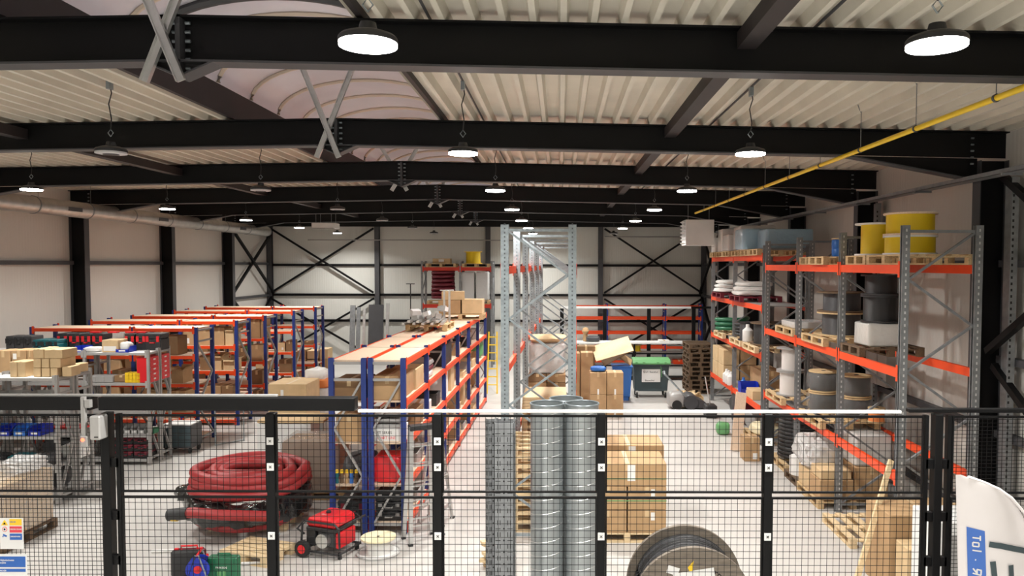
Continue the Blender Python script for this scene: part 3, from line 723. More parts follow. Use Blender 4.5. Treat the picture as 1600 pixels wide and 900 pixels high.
# --- near rack, level 3 (1.27)
z3=1.273
pallet('pallet under the film-wrapped dark spools, lower right beam',5.02,13.75,z3,'wood',PI/2,1.2,1.05)
kk=0
for (yy,xx) in ((14.0,4.83),(13.45,5.22)):
    for j in range(2):
        nm=['rear lower','rear upper','front lower','front upper'][kk]; kk+=1
        t=spool(f'grey film-wrapped cable spool on lower right beam, {nm} of four',xx,yy,z3+.146+j*.385,.26,.235,.375,'cableb','wood')
        MB().blob((0,0,.19),(.545,.545,.372),kk,.006,n=14,flat=.5).build('film_wrap','wrapc',t,smooth=True)
spool('low spool with orange and white label, right of wrapped spools',5.38,12.95,z3+.17,.14,.13,.25,'orangec','wood')
pallet('pallet under the white cable spools, lower right beam',4.97,16.0,z3,'wood',PI/2,1.2,1.0)
spool('lower white cable spool with grey flanges on the right rack',4.78,15.85,z3+.146,.28,.21,.50,'cablew','greyp')
spool('upper white cable spool with grey flanges on the right rack',4.78,15.85,z3+.65,.28,.18,.48,'cablew','greyp')
# floor bays of the near rack
for k in range(4):
    coil(f'black hose coil on the floor under the right rack, {["bottom","second","third","top"][k]} of the stack',4.95,15.6,.146+k*.235,.42,.045,3,'cableb',k+2)
pallet('pallet under the stacked black hose coils, right rack',4.95,15.6,0,'wood',PI/2,1.2,1.0)
tag(MB().lathe([(.06,0),(.24,.0),(.24,.33),(.06,.33)],n=24).build('cable_roll','paper',smooth=True,loc=(4.52,14.7,.18)),'white round cable roll beside the black hose coils','roll')
t=bpy.data.objects['cable_roll']; 
pallet('pallet under the white roll beside the black hose coils',4.78,14.42,0,'woodd',PI/2,.8,.8)
t.location=(4.62,14.45,.144)
sack('crumpled milky plastic sheet pile beside the floor cartons, right rack',4.66,13.75,.46,.72,.95,.60,'wrapw',5,'plastic_sheeting','plastic sheet')
bundle('beige film-covered block of goods under the right rack',5.3,13.36,.70,.62,1.1,.55,'wrapw','tape',6)
pallet('pallet with cartons on the floor under the right rack',4.95,13.36,0,'wood',PI/2,1.2,1.2)
n=0
for (x0,x1,y0,d,z,h,m) in ((4.38,4.95,12.77,.55,.146,.34,'card'),(4.97,5.53,12.77,.55,.146,.56,'card'),(4.38,4.95,13.35,.58,.146,.35,'card2'),(4.97,5.53,13.35,.55,.146,.56,'card'),(4.40,4.92,12.8,.5,.49,.16,'card2')):
    nm=['front left','front right','rear left','rear right','flat top left'][n]; n+=1
    carton(f'brown carton on the floor pallet under right rack, {nm} one',x0,x1,y0,d,z,h,m)
pallet('empty pale pallet on the floor beside the leaning plank',4.66,11.55,0,'woodl',PI/2,1.2,.9)
carton('large open brown carton behind the leaning wooden plank',4.08,5.1,9.35,.75,.0,1.02,'card',open_=False)
carton('second large carton behind the white cabinet at the right',5.16,5.62,9.2,.9,0,.95,'card2')
carton('narrow tall carton standing in front of the large open carton',4.12,4.5,8.92,.36,0,.75,'card2')
tag(MB().obox((0,0,.35),(.5,.012,.7),rx=-.12).build('cardboard_sheet','card2',loc=(4.72,8.95,.04)),'flat cardboard sheet leaning on the big carton, right side','cardboard sheet')
t=thing('white_cabinet','white box cabinet with grey front behind the right fence post','cabinet',(at(1478,815,8.1)[0]+.20,8.4,0))
MB().box(-.28,-.3,0,.36,.3,at(1478,815,8.1)[2]).build('body','whitep',t,bevel=.01)
MB().box(-.23,-.312,.1,.30,-.3,at(1478,815,8.1)[2]-.14).build('door','greyp',t,bevel=.004)
p=at(1393,718,10.0); q=at(1340,905,9.45)
r=[q[i]+(q[i]-p[i])*(q[2]/(p[2]-q[2])) for i in range(3)]
plank('long pale wooden plank leaning against the nearest right rack',(r[0],r[1],.02),p,.07,.04)
# --- far right rack
zl=4.333; 
fp=[(17.85,'nearest'),(18.7,'second'),(19.7,'third'),(20.8,'fourth'),(21.65,'fifth'),(22.6,'farthest')]
for Y,n in fp: pallet(f'pallet on the top beam of the farther right rack, {n}',5.02,Y,zl,'wood',PI/2,.8,1.1)
bundle('big block wrapped in pale blue film on top of the right rack',5.25,18.0,zl+.146,1.1,.78,.46,'bwrap','paper',3)
bundle('second block wrapped in pale blue film, left of the big one',4.78,18.8,zl+.146,.85,.78,.50,'bwrap','paper',5)
bundle('white topped parcel stack behind the blue wrapped blocks',4.95,19.65,zl+.146,.9,.8,.62,'wrapw','paper',7)
bundle('white wrapped parcels in the middle of the top right pallets',4.8,20.8,zl+.146,.7,.8,.45,'wrapw','paper',8)
carton('tall white carton on the top pallets of the farther right rack',4.5,5.2,21.35,.6,zl+.146,.62,'paper')
carton('smaller white carton at the far end of the top right pallets',4.5,5.2,22.3,.6,zl+.146,.42,'paper')
z=3.185
for k,Y in enumerate((18.0,21.6)): pass
for k,(Y,n) in enumerate(((19.6,'near'),(21.9,'far'))):
    pallet(f'maroon pallet with white bags on the farther right rack, {n} one',4.98,Y,z,'hosed' ,PI/2,1.2,1.05)
    for j in range(3): sack(f'white bag on the {n} maroon pallet, {["bottom","middle","top"][j]} layer',4.85+.05*j,Y+.05*j,z+.15+.11*j,.85,1.1,.13,'white',j+k*3)
z=2.085
for k,(Y,n) in enumerate(((18.1,'nearest'),(19.55,'middle'),(21.6,'farthest'))): pallet(f'pallet on the middle beam of the farther right rack, {n}',4.98,Y,z,'woodl',PI/2,1.2,1.05)
for k in range(3): coil(f'green hose coil on the farther right rack, {["bottom","middle","top"][k]} one',4.85,21.6,z+.146+.12*k,.42,.055,1.05,'greenp',k)
for k in range(2): coil(f'black hose coil on the farther right rack, {["lower","upper"][k]} one',4.9,19.75,z+.146+.17*k,.36,.05,1.9,'cableb',k+5)
spool('black cable drum in front of black coils, farther right rack',4.65,19.12,z+.146,.2,.16,.46,'cableg','blackp')
spool('large black cable spool, nearest on middle beam of farther right rack',4.98,18.15,z+.146,.46,.38,.52,'cableb','woodd')
bottle('white plastic canister on the middle beam, farther right rack',4.62,18.84,z+.146,.42,.13)
z=.865
cn=0
for (Y,d) in ((22.3,.75),(21.5,.75)):
    for j in range(2):
        for k in range(2):
            nm=f'{["farther","nearer"][0 if Y>22 else 1]} {["left","right"][k]} {["bottom","top"][j]}'
            carton(f'brown carton on the low beam of the farther right rack, {nm}',4.6+.48*k,5.05+.48*k,Y,d-.03,z+.002+j*.43,.42,'card' if k else 'card2')
carton('wide brown carton behind the blue boxes, farther right rack',5.02,5.55,19.0,1.15,z,.6,'card')
carton('open brown carton with white goods, farther right rack low beam',4.62,5.2,18.3,.6,z,.22,'card2')
binbox('blue plastic bin on the low beam of the farther right rack',4.76,19.25,z,.45,.35,.3)
for k in range(3): bottle(f'white canister by the blue bin on the farther right rack, {ORD[k]} from left',4.63,21.2-.28*k,z,.36,.11,'white')
bottle('blue and white canister by the blue bin, farther right rack',4.75,19.75,z,.34,.1,'bluel')
# floor things there
pl=at(1162,617,17.0)
plank('wide pale board leaning on the farther right rack',(at(1143,690,17.2)[0],16.75,.02),(at(1158,612,17.2)[0],17.15,at(1158,612,17.2)[2]),.24,.03,'chip','leaning_board','board',up=(0,1,0))
carton('brown carton with white label on the floor beside the right rack',at(1164,680,15.9)[0],at(1188,680,15.9)[0],15.9,.4,0,.5,'card',note=(.1,.1,.7,.35))
sack('bright green plastic bag on the floor by the leaning board',at(1130,655,18.5)[0],18.5,0,.32,.3,.30,'lgreenp',4,'plastic_bag','bag')
t=thing('hand_pump','dark hand machine with upright handle beside the far right rack post','machine',(at(1108,630,20.8)[0],20.6,0))
MB().box(-.15,-.2,0,.15,.2,.35).build('body','blackp',t,bevel=.03); MB().tube((0,0,.3),(-.15,0,1.1),.018,8).build('handle','alu',t)
for k,(x,y,m) in enumerate(((4.9,19.85,'hosed'),(5.1,21.2,'dgrey'),(5.0,19.0,'greyp'))):
    sack(['maroon tool bag on the floor under the farther right rack','dark machine cover on the floor under the farther right rack','grey bundled canvas on the floor, farther right rack'][k],x,y,0,.7,.7,.5,m,k+3,'tool_bag','bag')
pallet('pallet leaning-height on the floor under farther right rack, nearest',4.98,18.0,0,'wood',PI/2,1.2,1.0)
sack('pale yellow plastic sheet on the nearest floor pallet, farther right rack',4.85,17.9,.146,.7,.8,.25,'cream',8,'plastic_sheeting','plastic sheet')
# wall cabinet
t=thing('electrical_cabinet','grey electrical cabinet mounted on the right wall','cabinet',(6.13,14.9,1.85))
MB().box(-.13,-.85,0,.15,-.45,.62).build('box','greyshelf',t,bevel=.006); MB().box(-.13,-.43,0,.15,.1,.62).build('box','greyshelf',t,bevel=.006)
MB().box(-.134,-.7,.1,-.13,-.6,.16).build('display','dgrey',t)
# ================================================================ left rows contents (blue racks)
LN0={1:'fourth',2:'third',3:'second'}
rowY=[17.24,19.4,21.3,23.6,25.7]
def onrow(r,lv,px0,px1,yt,label,m='card',d=.45,dy=.12,**k):
    return pb(label,px0,px1,yt,LV[lv]+.006,rowY[r]+dy,d,m,**k)
onrow(1,3,196,215,519,'brown carton with label on second row second shelf, leftmost','card',note=(-.7,.6,-.1,.85))
onrow(1,3,218,240,519,'brown carton on second row second shelf, next to leftmost','card',note=(-.7,.6,-.1,.85))
onrow(1,3,242,264,518,'brown carton on second row, left of the black tool bag','cardd')
sack('black tool bag on the second row of racks',at(270,530,19.5)[0],19.75,LV[3]+.01,.34,.4,.36,'blackp',3,'tool_bag','bag')
onrow(1,3,282,303,513,'tall brown carton on second row, right of the black tool bag','card',note=(-.1,.1,.3,.4))
onrow(1,3,307,332,513,'wide brown carton on second row before the last post','card')
onrow(1,3,334,350,513,'upright pair carton on second row, third from its right end','card')
onrow(1,3,352,365,517,'open pale carton at right end of second row','card2',open_=True)
onrow(0,2,268,286,579,'open carton on the nearest row near its right end','card',open_=True)
onrow(0,2,175,200,580,'brown carton on nearest row behind the yellow boxes','card')
onrow(0,2,222,250,578,'dark carton on nearest row behind the red drawer cases','cardd')
onrow(1,2,312,328,554,'dark brown carton on second row third shelf, left one','cardd')
onrow(1,2,331,346,558,'carton half open on second row third shelf','card2',open_=True)
onrow(1,2,349,366,564,'low open carton with papers on second row third shelf','card2',open_=True)
onrow(1,1,318,345,604,'brown carton on second row fourth shelf, left one','card')
onrow(1,1,346,364,604,'brown carton on second row fourth shelf, right one','cardd')
onrow(0,1,235,262,610,'open carton on nearest row low shelf','card2',open_=True)
onrow(0,1,265,290,612,'brown carton on nearest row low shelf, right one','card')
onrow(2,3,388,406,500,'tall pair carton on the third row, left of post','card')
onrow(2,3,407,413.,500,'narrow carton on the third row at its post','card')
onrow(2,2,392,410,540,'brown carton on the third row, third shelf right end','card')
tag(MB().box(0,0,0,.09,.4,.5).build('folder_stack','lgreenp',loc=(at(385,560,21.6)[0],21.5,LV[2]+.01)),'green upright folder on the third row','folder')
onrow(2,2,372,384,545,'dark carton on the third row left of green folder','cardd')
onrow(2,1,392,410,580,'dark brown carton on the third row fourth shelf','cardd')
onrow(2,0,395,411,612,'carton on the bottom shelf of the third row','cardd')
onrow(3,2,434,445,537,'pale brown carton on the fourth row, left one','card2',note=(.1,.2,.6,.5))
onrow(3,2,447,457,533,'dark carton on the fourth row beside the post','cardd')
onrow(3,1,436,456,563,'long dark carton on the fourth row fourth shelf','cardd')
onrow(3,0,436,448,592,'dark carton on the bottom of the fourth row','cardd')
bottle('white and blue bucket on the fourth row',at(453,600,24)[0],23.95,LV[0]+.01,.32,.14,'white')
onrow(4,2,472,488,534,'dark grey carton on the farthest row','cardd')
for k,(a,b,y,m) in enumerate(((462,478,547,'card'),(480,497,549,'card2'),(462,478,562,'card'),(480,497,563,'card'),(500,512,546,'card2'),(500,512,562,'card'))):
    pb(f'brown carton in the pile beyond the left rows, {["upper left","upper middle","lower left","lower middle","upper right","lower right"][k]}',a,b,y,(.01 if k in(2,3,5) else at(470,562,27)[2]+.01),27.0,.6,m)
# ---------------- grey shelving contents
zg=GL1[-1]+.008; Yg=13.0
n=0
for r_,(cols_,yt) in enumerate((([(52,64),(65,78),(79,90)],582),([(52,64),(65,77),(78,95)],566))):
    for i,(a,b) in enumerate(cols_):
        z=zg if r_==0 else zg+.158
        carton(f'pale brown carton stacked on the nearest grey shelving, {["lower","upper"][r_]} row {ORD[i]} from left',at(a,yt,Yg)[0],at(b,yt,Yg)[0]-.006,Yg,.42,z,.152,'card2')
carton('wide pale carton on top of the stacked ones, grey shelving',at(52,550,Yg)[0],at(68,550,Yg)[0],Yg,.42,zg+.316,.16,'card2')
carton('long pale carton on top of the stacked ones, second on grey shelving',at(69,550,Yg)[0],at(97,550,Yg)[0],Yg,.42,zg+.316,.15,'card2')
carton('pale carton lying right of the stack on grey shelving',at(93,575,Yg)[0],at(107,575,Yg)[0],Yg+.05,.3,zg,.17,'card2',rz=.1)
carton('small carton at the right end of the grey shelving top',at(107,575,13.5)[0],at(121,575,13.5)[0],13.5,.3,zg,.15,'card2',rz=-.15)
carton('white box at the left end of grey shelving top',-11.9,-11.0,13.05,.4,zg,.26,'paper')
carton('white box next to the pale cartons, grey shelving top',-10.95,-10.45,13.05,.4,zg,.24,'paper')
carton('narrow brown carton on grey shelving, left of the pair',at(16,560,13)[0],at(27,560,13)[0],12.98,.35,zg,.26,'card2')
carton('narrow brown carton on grey shelving, right of the pair',at(28,560,13)[0],at(40,560,13)[0],12.98,.35,zg,.26,'card2')
zr_=GL1[-1]+.008
carton('brown carton with white labels, rear of grey shelving left',at(24,540,13.6)[0],at(46,540,13.6)[0],13.5,.35,zr_,.40,'card',note=(-.8,.6,-.3,.85))
carton('brown carton beside the white-labelled one, rear grey shelving',at(48,540,13.6)[0],at(56,540,13.6)[0],13.5,.35,zr_,.40,'card')
carton('brown carton at far left, rear of the nearest grey shelving',at(0,540,13.6)[0],at(21,540,13.6)[0],13.5,.35,zr_,.39,'card')
zh=GL2[-1]+.008
for i,px in enumerate((4,18,32)): toolcase(f'dark blue tool case on the second grey shelving, {ORD[i]} from left',at(px+8,545,15.7)[0]-.02,15.98,zh,.17,.38,.30,'dgrey','blackp')
for i,px in enumerate((54,67,80)): toolcase(f'teal tool case on the second grey shelving, {ORD[i]} from left',at(px+6,545,15.7)[0],15.85,zh,.16,.4,.24,'teal','blackp')
kx=[(90,108),(109,127),(128,144),(145,163),(196,212),(213,230),(231,258)]
for i,(a,b) in enumerate(kx):
    if i==6: break
    xa=at(a,545,16.0)[0]; xb=at(b,545,16.0)[0]
    toolcase(f'black tool case with red latches on the second grey shelving, {ORD[i]} from left',(xa+xb)/2,16.15,zh,xb-xa-.015,.36,.34,'blackp','redp')
toolcase('black tool case with red front at the right end of grey shelving',-8.50,16.15,zh,.34,.36,.34,'blackp','redp')
for i,px in enumerate((150,178,205,222)): tag(MB().box(-.1,-.05,0,.1,.05,.03).build('tool_tray','redp',loc=(at(px,530,16.15)[0],16.15,zh+.342),bevel=.005),f'red tray lying on the black tool cases, {ORD[i]} from left','tray')
pb('brown carton with white labels in front of the black tool cases',159,184,533,zh,15.55,.36,'card2',note=(-.8,.12,.8,.5))
binbox('blue bin with white papers before the black tool cases',at(194,555,15.6)[0],15.68,zh,.26,.3,.12)
sack('crumpled white papers in the blue bin on grey shelving',at(194,550,15.6)[0],15.7,zh+.02,.2,.22,.18,'paper',3,'paper_pile','paper')
binbox('blue bin beside the pale cartons, second grey shelving',at(126,555,15.6)[0],15.68,zh,.22,.3,.12)
sack('white and black cloth beside the blue bin',at(143,556,15.6)[0],15.68,zh,.34,.28,.10,'white',6,'cloth','cloth')
# red drawer cases at the right end
for i,(x,y) in enumerate(((-8.47,15.72),(-8.47,16.16))):
    t=thing('drawer_case',f'tall red drawer case at the end of grey shelving, {["nearer","farther"][i]} one','drawer case',(x,y,GL2[3]+.008))
    MB().box(-.14,-.17,0,.13,.17,.52).build('body','redp',t,bevel=.006)
    for k in range(5):
        g=MB().box(.13,-.155,.02+.10*k,.138,.155,.105+.10*k).build('drawer','redp',t); MB().box(.138,-.05,.05+.1*k,.142,.03,.08+.1*k).build('drawer_label','paper',g)
for j in range(3):
    for i in range(4): tag(MB().box(-.045,-.1,0,.045,.1,.065).build('parts_box','yellowp',loc=(at(201+5.6*i,600,15.6)[0],15.65,GL2[3]+.008+.067*j),bevel=.004),f'small yellow parts box, {["bottom","middle","top"][j]} row {ORD[i]} from left','box')
pb('wide brown carton above the grey bins on second grey shelving',178,200,588,GL2[3]+.01,15.62,.3,'cardd')
for i,px in enumerate((163,176,189)): tag(MB().box(-.09,-.14,0,.09,.14,.13).build('storage_tray','greyp',loc=(at(px-13,600,15.7)[0],15.7,GL2[3]+.008),bevel=.01),f'grey storage tray on second grey shelving, {ORD[i]} from left','tray')
for i in range(7): binbox(f'grey slanted bin on lower second grey shelving, {ORD[i]} from left',at(176+11*i-20,675,15.6)[0],15.72,GL2[1]+.008,.13,.3,.16,'greyshelf')
for j in range(3):
    for i in range(3):
        toolcase(f'dark red stackable case at the bottom of grey shelving, {["bottom","middle","top"][j]} row {ORD[i]} from left',-9.22+.33*i,15.72,GL2[0]+.008+.145*j,.31,.34,.138,'blackp','hosed',lidm='hosed')
sack('black bag on the bottom of the second grey shelving',-10.27,15.7,GL2[0]+.01,.7,.35,.42,'blackp',5,'tool_bag','bag')
tag(MB().box(-.05,-.1,0,.05,.1,.10).build('first_aid_box','greenp',loc=(-8.42,15.7,GL2[1]+.18),bevel=.004),'small green box at the end of grey shelving','box')
bpy.data.objects['first_aid_box'].location.z=GL2[1]+.008; bpy.data.objects['first_aid_box'].location.x=-8.36
# nearest grey shelving, lower shelves
for i in range(5): binbox(f'blue bin on the nearest grey shelving, {ORD[i]} from left',-9.98+.26*i,13.12,GL1[2]+.008,.22,.34,.15,'bluep' if i%2==0 else 'bluel')
for i in range(8): bottle(f'white bottle at the rear of nearest grey shelving, {ORD[i]} from left',-10.1+.19*i,13.68,GL1[2]+.008,.2,.045,'white')
for i in range(6): binbox(f'clear grey bin on upper nearest grey shelving, {ORD[i]} from left',-11.4+.5*i,13.12,GL1[3]+.008,.4,.34,.2,'greyshelf')
tag(MB().box(-.3,-.16,0,.3,.16,.03).build('tray','redp',loc=(-8.75,13.65,GL1[2]+.008)),'red tray at the end of the nearest grey shelving','tray')
for i in range(4): sack(f'dark tool pile on nearest grey shelving, {ORD[i]} from left',-10.1+.42*i,13.12,GL1[1]+.008,.38,.36,.18,['dgrey','blackp','teal','dgrey'][i],i,'tool_pile','tools')
for i in range(4): sack(f'dark cable heap at bottom of nearest grey shelving, {ORD[i]} from left',-9.0+.14*(i%2),13.1+.55*(i//2),GL1[0]+.008,.36,.34,.34,['blackp','cableb','dgrey','blackp'][i],i+4,'cable_heap','cables') if i%2==0 else None
carton('brown carton at the bottom of nearest grey shelving',-9.55,-9.2,12.93,.38,GL1[0]+.008,.36,'card')
carton('white box on the third shelf end of nearest grey shelving',-8.85,-8.5,13.5,.3,GL1[1]+.008,.22,'paper')
# wrapped pallet at the left edge
pallet('dark pallet under the film-wrapped cartons at the left edge',-8.45,11.25,0,'woodd',PI/2,1.2,1.2)
n=0
for a,b in ((-9.02,-8.47),(-8.45,-7.9)):
    for y in (10.68,11.27):
        for j in range(2):
            n+=1; carton(f'brown carton on the left wrapped pallet, {["left","right"][a>-8.6]} {["front","rear"][y>11]} {["lower","upper"][j]}',a,b,y,.56,.146+j*.4,.395,'card2')
t=thing('film_wrap','glossy clear film around the cartons on the left pallet','plastic film',(-8.46,11.26,.15))
m=MB().blob((0,0,.43),(1.16,1.22,.92),3,.02,n=22,flat=.16); m.build('film_sheet','wrap',t,smooth=True)
sack('crumpled clear plastic heap on top of the left wrapped pallet',-8.15,11.55,.955,.55,.5,.22,'wrapw',6,'plastic_sheeting','plastic sheet')
# more goods on the blue rows, seen between the posts
rr=random.Random(21)
for r,(lo,hi) in enumerate(((2,7),(1,6),(1,6),(1,5),(1,4))):
    for lv in (1,2,3):
        x=-11.7
        nn=0
        while x<-8.9:
            wd=rr.uniform(.3,.55)
            if rr.random()<.75 and not (r==0 and lv==2 and x>-10.2) and not (r==1 and lv==3 and x>-11.3) and not (-9.8<x+wd and x<-9.55) and not (r>=1 and x>-9.4) and not(r==0 and lv==1 and x>-9.6):
                nn+=1
                carton(f'{["brown","pale","dark"][nn%3]} carton on the {LN0[lv]} shelf of the {ORD[r] if r else "nearest"} left row, {ORD[nn-1]} from the wall',x,x+wd,rowY[r]+.12,.45,LV[lv]+.006,rr.uniform(.2,.45),['card','card2','cardd'][nn%3])
            x+=wd+rr.uniform(.05,.3)
# ---------------- central double row contents
def cx(Y,off=0): return -2.33+.0125*(Y-11.5)-off     # front face of the right half at depth Y
def shelf(lv): return LV[lv]+.006
t=carton('long brown carton on the central rack second shelf, end bay',cx(11.9)-.53,cx(11.9)-.08,11.62,.95,shelf(3),.36,'card')
bpy.context.view_layer.update()
carton('long pale carton standing out of the central rack beside the end frame',cx(12.9)-.5,cx(12.9)-.06,12.62,.7,shelf(3),.34,'card2')
for k in range(3): sack(f'striped grey and red sack on the central rack, {["bottom","middle","top"][k]} of pile',cx(14.1)-.3,14.1+.03*k,shelf(3)+.10*k,.46,.85,.12,['white','hosed','greyshelf'][k],k+2,'sack','sack')
tag(MB().box(-.24,-.5,0,.24,.5,.42).build('storage_crate','blackp',loc=(cx(15.8)-.3,16.0,shelf(3)),bevel=.01),'black crate on the central rack second shelf behind the sacks','crate')
carton('dark carton on the left half of the central rack end bay',-3.46,-2.98,11.65,.7,shelf(3),.3,'cardd')
tag(MB().box(-.22,-.35,0,.22,.35,.34).build('chequer_plate_box','alu',loc=(-3.22,12.0,shelf(2)+.002),bevel=.006),'aluminium chequer plate box on the left half of the central rack','box')
for k in range(3): tag(MB().box(-.2,-.3,0,.2,.3,.05).build('storage_tray','greyshelf',loc=(cx(11.9)-.31,11.95,shelf(2)+.212+.08*k),bevel=.006),f'grey flat tray above the printed carton, {["bottom","middle","top"][k]}','tray')
t=thing('printed_carton','white carton with black and red print at the end of the central rack','box',(cx(11.9)-.31,11.9,shelf(2)))
MB().box(-.22,-.25,0,.22,.25,.205).build('body','paper',t,bevel=.004)
plane_txt('JET SERIES',.06,(-.17,-.2515,.115),t,'black',sx=.9); plane_txt('SMART LINE',.06,(-.17,-.2515,.035),t,'signred',sx=.9)
tag(MB().blob((0,0,.21),(.46,.5,.42),2,.015,n=14,flat=.25).build('canvas_bag','redp',smooth=True,loc=(cx(11.9)-.31,11.9,shelf(1))),'bright red canvas bag at the end of the central rack','bag')
for k in range(3): toolcase(f'black case with grey label at the bottom end of the central rack, {["bottom","middle","top"][k]}',cx(11.9)-.31,11.9,shelf(0)+.15*k,.42,.4,.14,'blackp','greyp')
for k in range(5):
    t=thing('spray_can',f'spray can with yellow cap on the left central rack, {ORD[k]} from left','can',(-3.42+.075*k,11.66,shelf(1)+.0))
    MB().lathe([(.03,0),(.03,.16)],n=12).build('can_body',['teal','woodd','card','bluel','woodd'][k],t,smooth=True); MB().lathe([(.027,.16),(.027,.2),(.02,.21)],n=12).build('cap','yellowp',t,smooth=True)
carton('brown carton on the left half, third shelf of the central rack',-3.42,-3.02,11.64,.30,shelf(2),.42,'card')
bpy.data.objects['chequer_plate_box'].location=(-3.22,12.4,shelf(2)+.001)
sack('dark crumpled tarp on the left half of the central rack',-3.22,12.3,shelf(1),.45,.9,.3,'dgrey',9,'tarpaulin','tarpaulin')
toolcase('black case on the bottom of the left half of the central rack',-3.22,12.0,shelf(0),.44,.5,.3,'blackp','hosed')
# goods along the aisle side of the central rack
rnd=random.Random(11)
side=[(3,17.7,'card2','pale carton'),(3,19.6,'blackp','black crate'),(3,21.4,'paper','white box'),
 (2,13.1,'cardd','dark carton'),(2,14.1,'paper','white box'),(2,15.0,'blackp','black crate'),(2,16.0,'paper','white upright box'),(2,17.0,'card2','tall pale carton'),(2,18.4,'woodl','pale wooden crate'),(2,19.5,'greyshelf','grey crate'),(2,20.6,'card2','pale carton'),(2,21.7,'card','brown carton'),
 (1,13.0,'greyshelf','grey crate'),(1,13.9,'paper','white box'),(1,15.0,'card2','pale carton'),(1,16.2,'card','brown carton'),(1,17.3,'woodl','pale wooden crate'),(1,18.5,'card2','tall pale carton'),(1,19.9,'card','brown carton'),(1,21.5,'card2','pale carton'),
 (0,12.9,'greyshelf','grey crate'),(0,13.8,'paper','white box'),(0,14.9,'card','brown carton'),(0,16.0,'blackp','black crate'),(0,17.2,'card2','pale carton'),(0,18.4,'greyshelf','grey crate'),(0,19.6,'card','brown carton'),(0,20.8,'card2','pale carton'),(0,21.9,'paper','white box')]
LN={3:'upper',2:'middle',1:'lower',0:'bottom'}; cnt={}
SL_=[12.05,12.95,13.9,14.8,15.8,16.65,17.65,18.5,19.55,20.4,21.4,22.2]
used_=set()
for lv,Y,m,nm in side:
    Y=min([q for q in SL_ if (lv,q) not in used_],key=lambda q:abs(q-Y)); used_.add((lv,Y))
    cnt[lv]=cnt.get(lv,0)+1
    w=.40; hgt=rnd.uniform(.16,.38) if 'tall' not in nm and 'upright' not in nm else .5; d=rnd.uniform(.42,.62)
    lb=f'{nm} on the {LN[lv]} shelf of the central rack, {ORD[cnt[lv]-1]} along the aisle'
    x1=cx(Y)-.07
    if 'carton' in nm or 'box' in nm: carton(lb,x1-w,x1,Y-d/2,d,shelf(lv),hgt,m,rz=rnd.uniform(-.05,.05))
    else:
        t=thing('storage_crate',lb,'crate',(x1-w/2,Y,shelf(lv)))
        b=MB(); b.box(-w/2,-d/2,0,w/2,d/2,.012)
        for (a,b1,c,d1) in ((-w/2,-d/2,w/2,-d/2+.012),(-w/2,d/2-.012,w/2,d/2),(-w/2,-d/2+.012,-w/2+.012,d/2-.012),(w/2-.012,-d/2+.012,w/2,d/2-.012)): b.box(a,b1,.012,c,d1,hgt*.75)
        b.build('crate_body',m,t); MB().box(-w/2-.01,-d/2-.01,hgt*.75-.03,w/2+.01,-d/2,hgt*.75).box(w/2,-d/2,hgt*.75-.03,w/2+.01,d/2,hgt*.75).build('rim',m,t)
sack('green plastic sack on the middle shelf at the far end of the central rack',cx(22.3)-.28,22.35,shelf(2),.44,.6,.5,'lgreenp',5)
# on top of the central rack
zt=2.66
pallet('pallet with aluminium scrap on top of the central rack',-2.9,17.2,zt,'wood',PI/2-.0,1.2,.9)
t=thing('aluminium_profiles','pile of aluminium profiles and brackets on a pallet on the central rack','metal parts',(-2.9,17.0,zt+.144))
r2=random.Random(4)
for k in range(9): MB().obox((-.35+.085*k,.0,.04+.05*(k%2)),(.06,1.6-.1*(k%3),.05),rz=.08*(k-4)/4).build('profile','alu',t)
for k in range(12): MB().obox((r2.uniform(-.35,.35),r2.uniform(-.5,.6),.15+.04*(k%5)),(.2,.12,.10),rz=r2.uniform(0,3),rx=r2.uniform(-.4,.4)).build('bracket','whitep' if k%2 else 'alu',t)
for x,y in ((.32,.1),(.42,.2)):
    MB().box(x-.02,y-.02,0,x+.02,y+.02,.72).build('upright','alu',t); MB().box(x-.09,y-.06,.72,x+.09,y+.06,.735).build('head_plate','whitep',t)
MB().box(-.52,.5,0,-.50,.52,.85).box(-.6,.45,.85,-.42,.55,.865).build('upright','blackp',t)
pallet('pallet with three cartons on top of the central rack',-2.62,20.5,zt,'wood',0,1.2,.8)
carton('large brown carton on the central rack top pallet, lower left',-3.2,-2.62,20.15,.7,zt+.146,.36,'card')
carton('tilted brown carton lying on the lower left one, central rack top',-3.15,-2.55,20.2,.6,zt+.51,.22,'card2',rz=.12)
carton('brown carton on the central rack top pallet, right one',-2.58,-2.05,20.15,.65,zt+.146,.38,'card2')
# ---------------- far left-of-centre rack contents
zf=4.003; zf2=2.523
pallet('pallet with flat parcel on the far wall rack',-4.75,31.0,zf,'wood',0,1.2,.8)
carton('small parcel with white label on the far wall rack pallet',-5.1,-4.4,30.75,.5,zf+.146,.2,'card2',note=(-.3,.3,.3,.8))
pallet('pallet under the yellow spool on the far wall rack',-3.36,31.0,zf,'wood',0,1.1,.8)
spool('yellow cable spool on the far wall rack',-3.5,31.0,zf+.146,.36,.29,.48,'yellow','yellowp')
for k in range(7): coil(f'maroon hose coil on the far wall rack, {ORD[k]} from the bottom',-4.72,31.05,zf2+.146+.165*k,.42,.06,1.6,'hosed',k,squash=.8)
pallet('pallet under the maroon hose coils, far wall rack',-4.72,31.05,zf2,'wood',0,1.2,.8)
pallet('pallet under the grey wrapped tall parcels, far wall rack',-3.36,31.05,zf2,'wood',0,1.1,.8)
bundle('grey wrapped tall parcel on the far rack, left one',-3.68,31.05,zf2+.146,.5,.7,1.15,'wrapw','greyshelf',4)
bundle('grey wrapped tall parcel on the far rack, right one',-3.12,31.05,zf2+.146,.5,.7,1.15,'wrapw','greyshelf',9)
t=thing('step_ladder','yellow ladder leaning at the far end of the central rack','ladder',(at(770,590,24.5)[0],24.3,0))
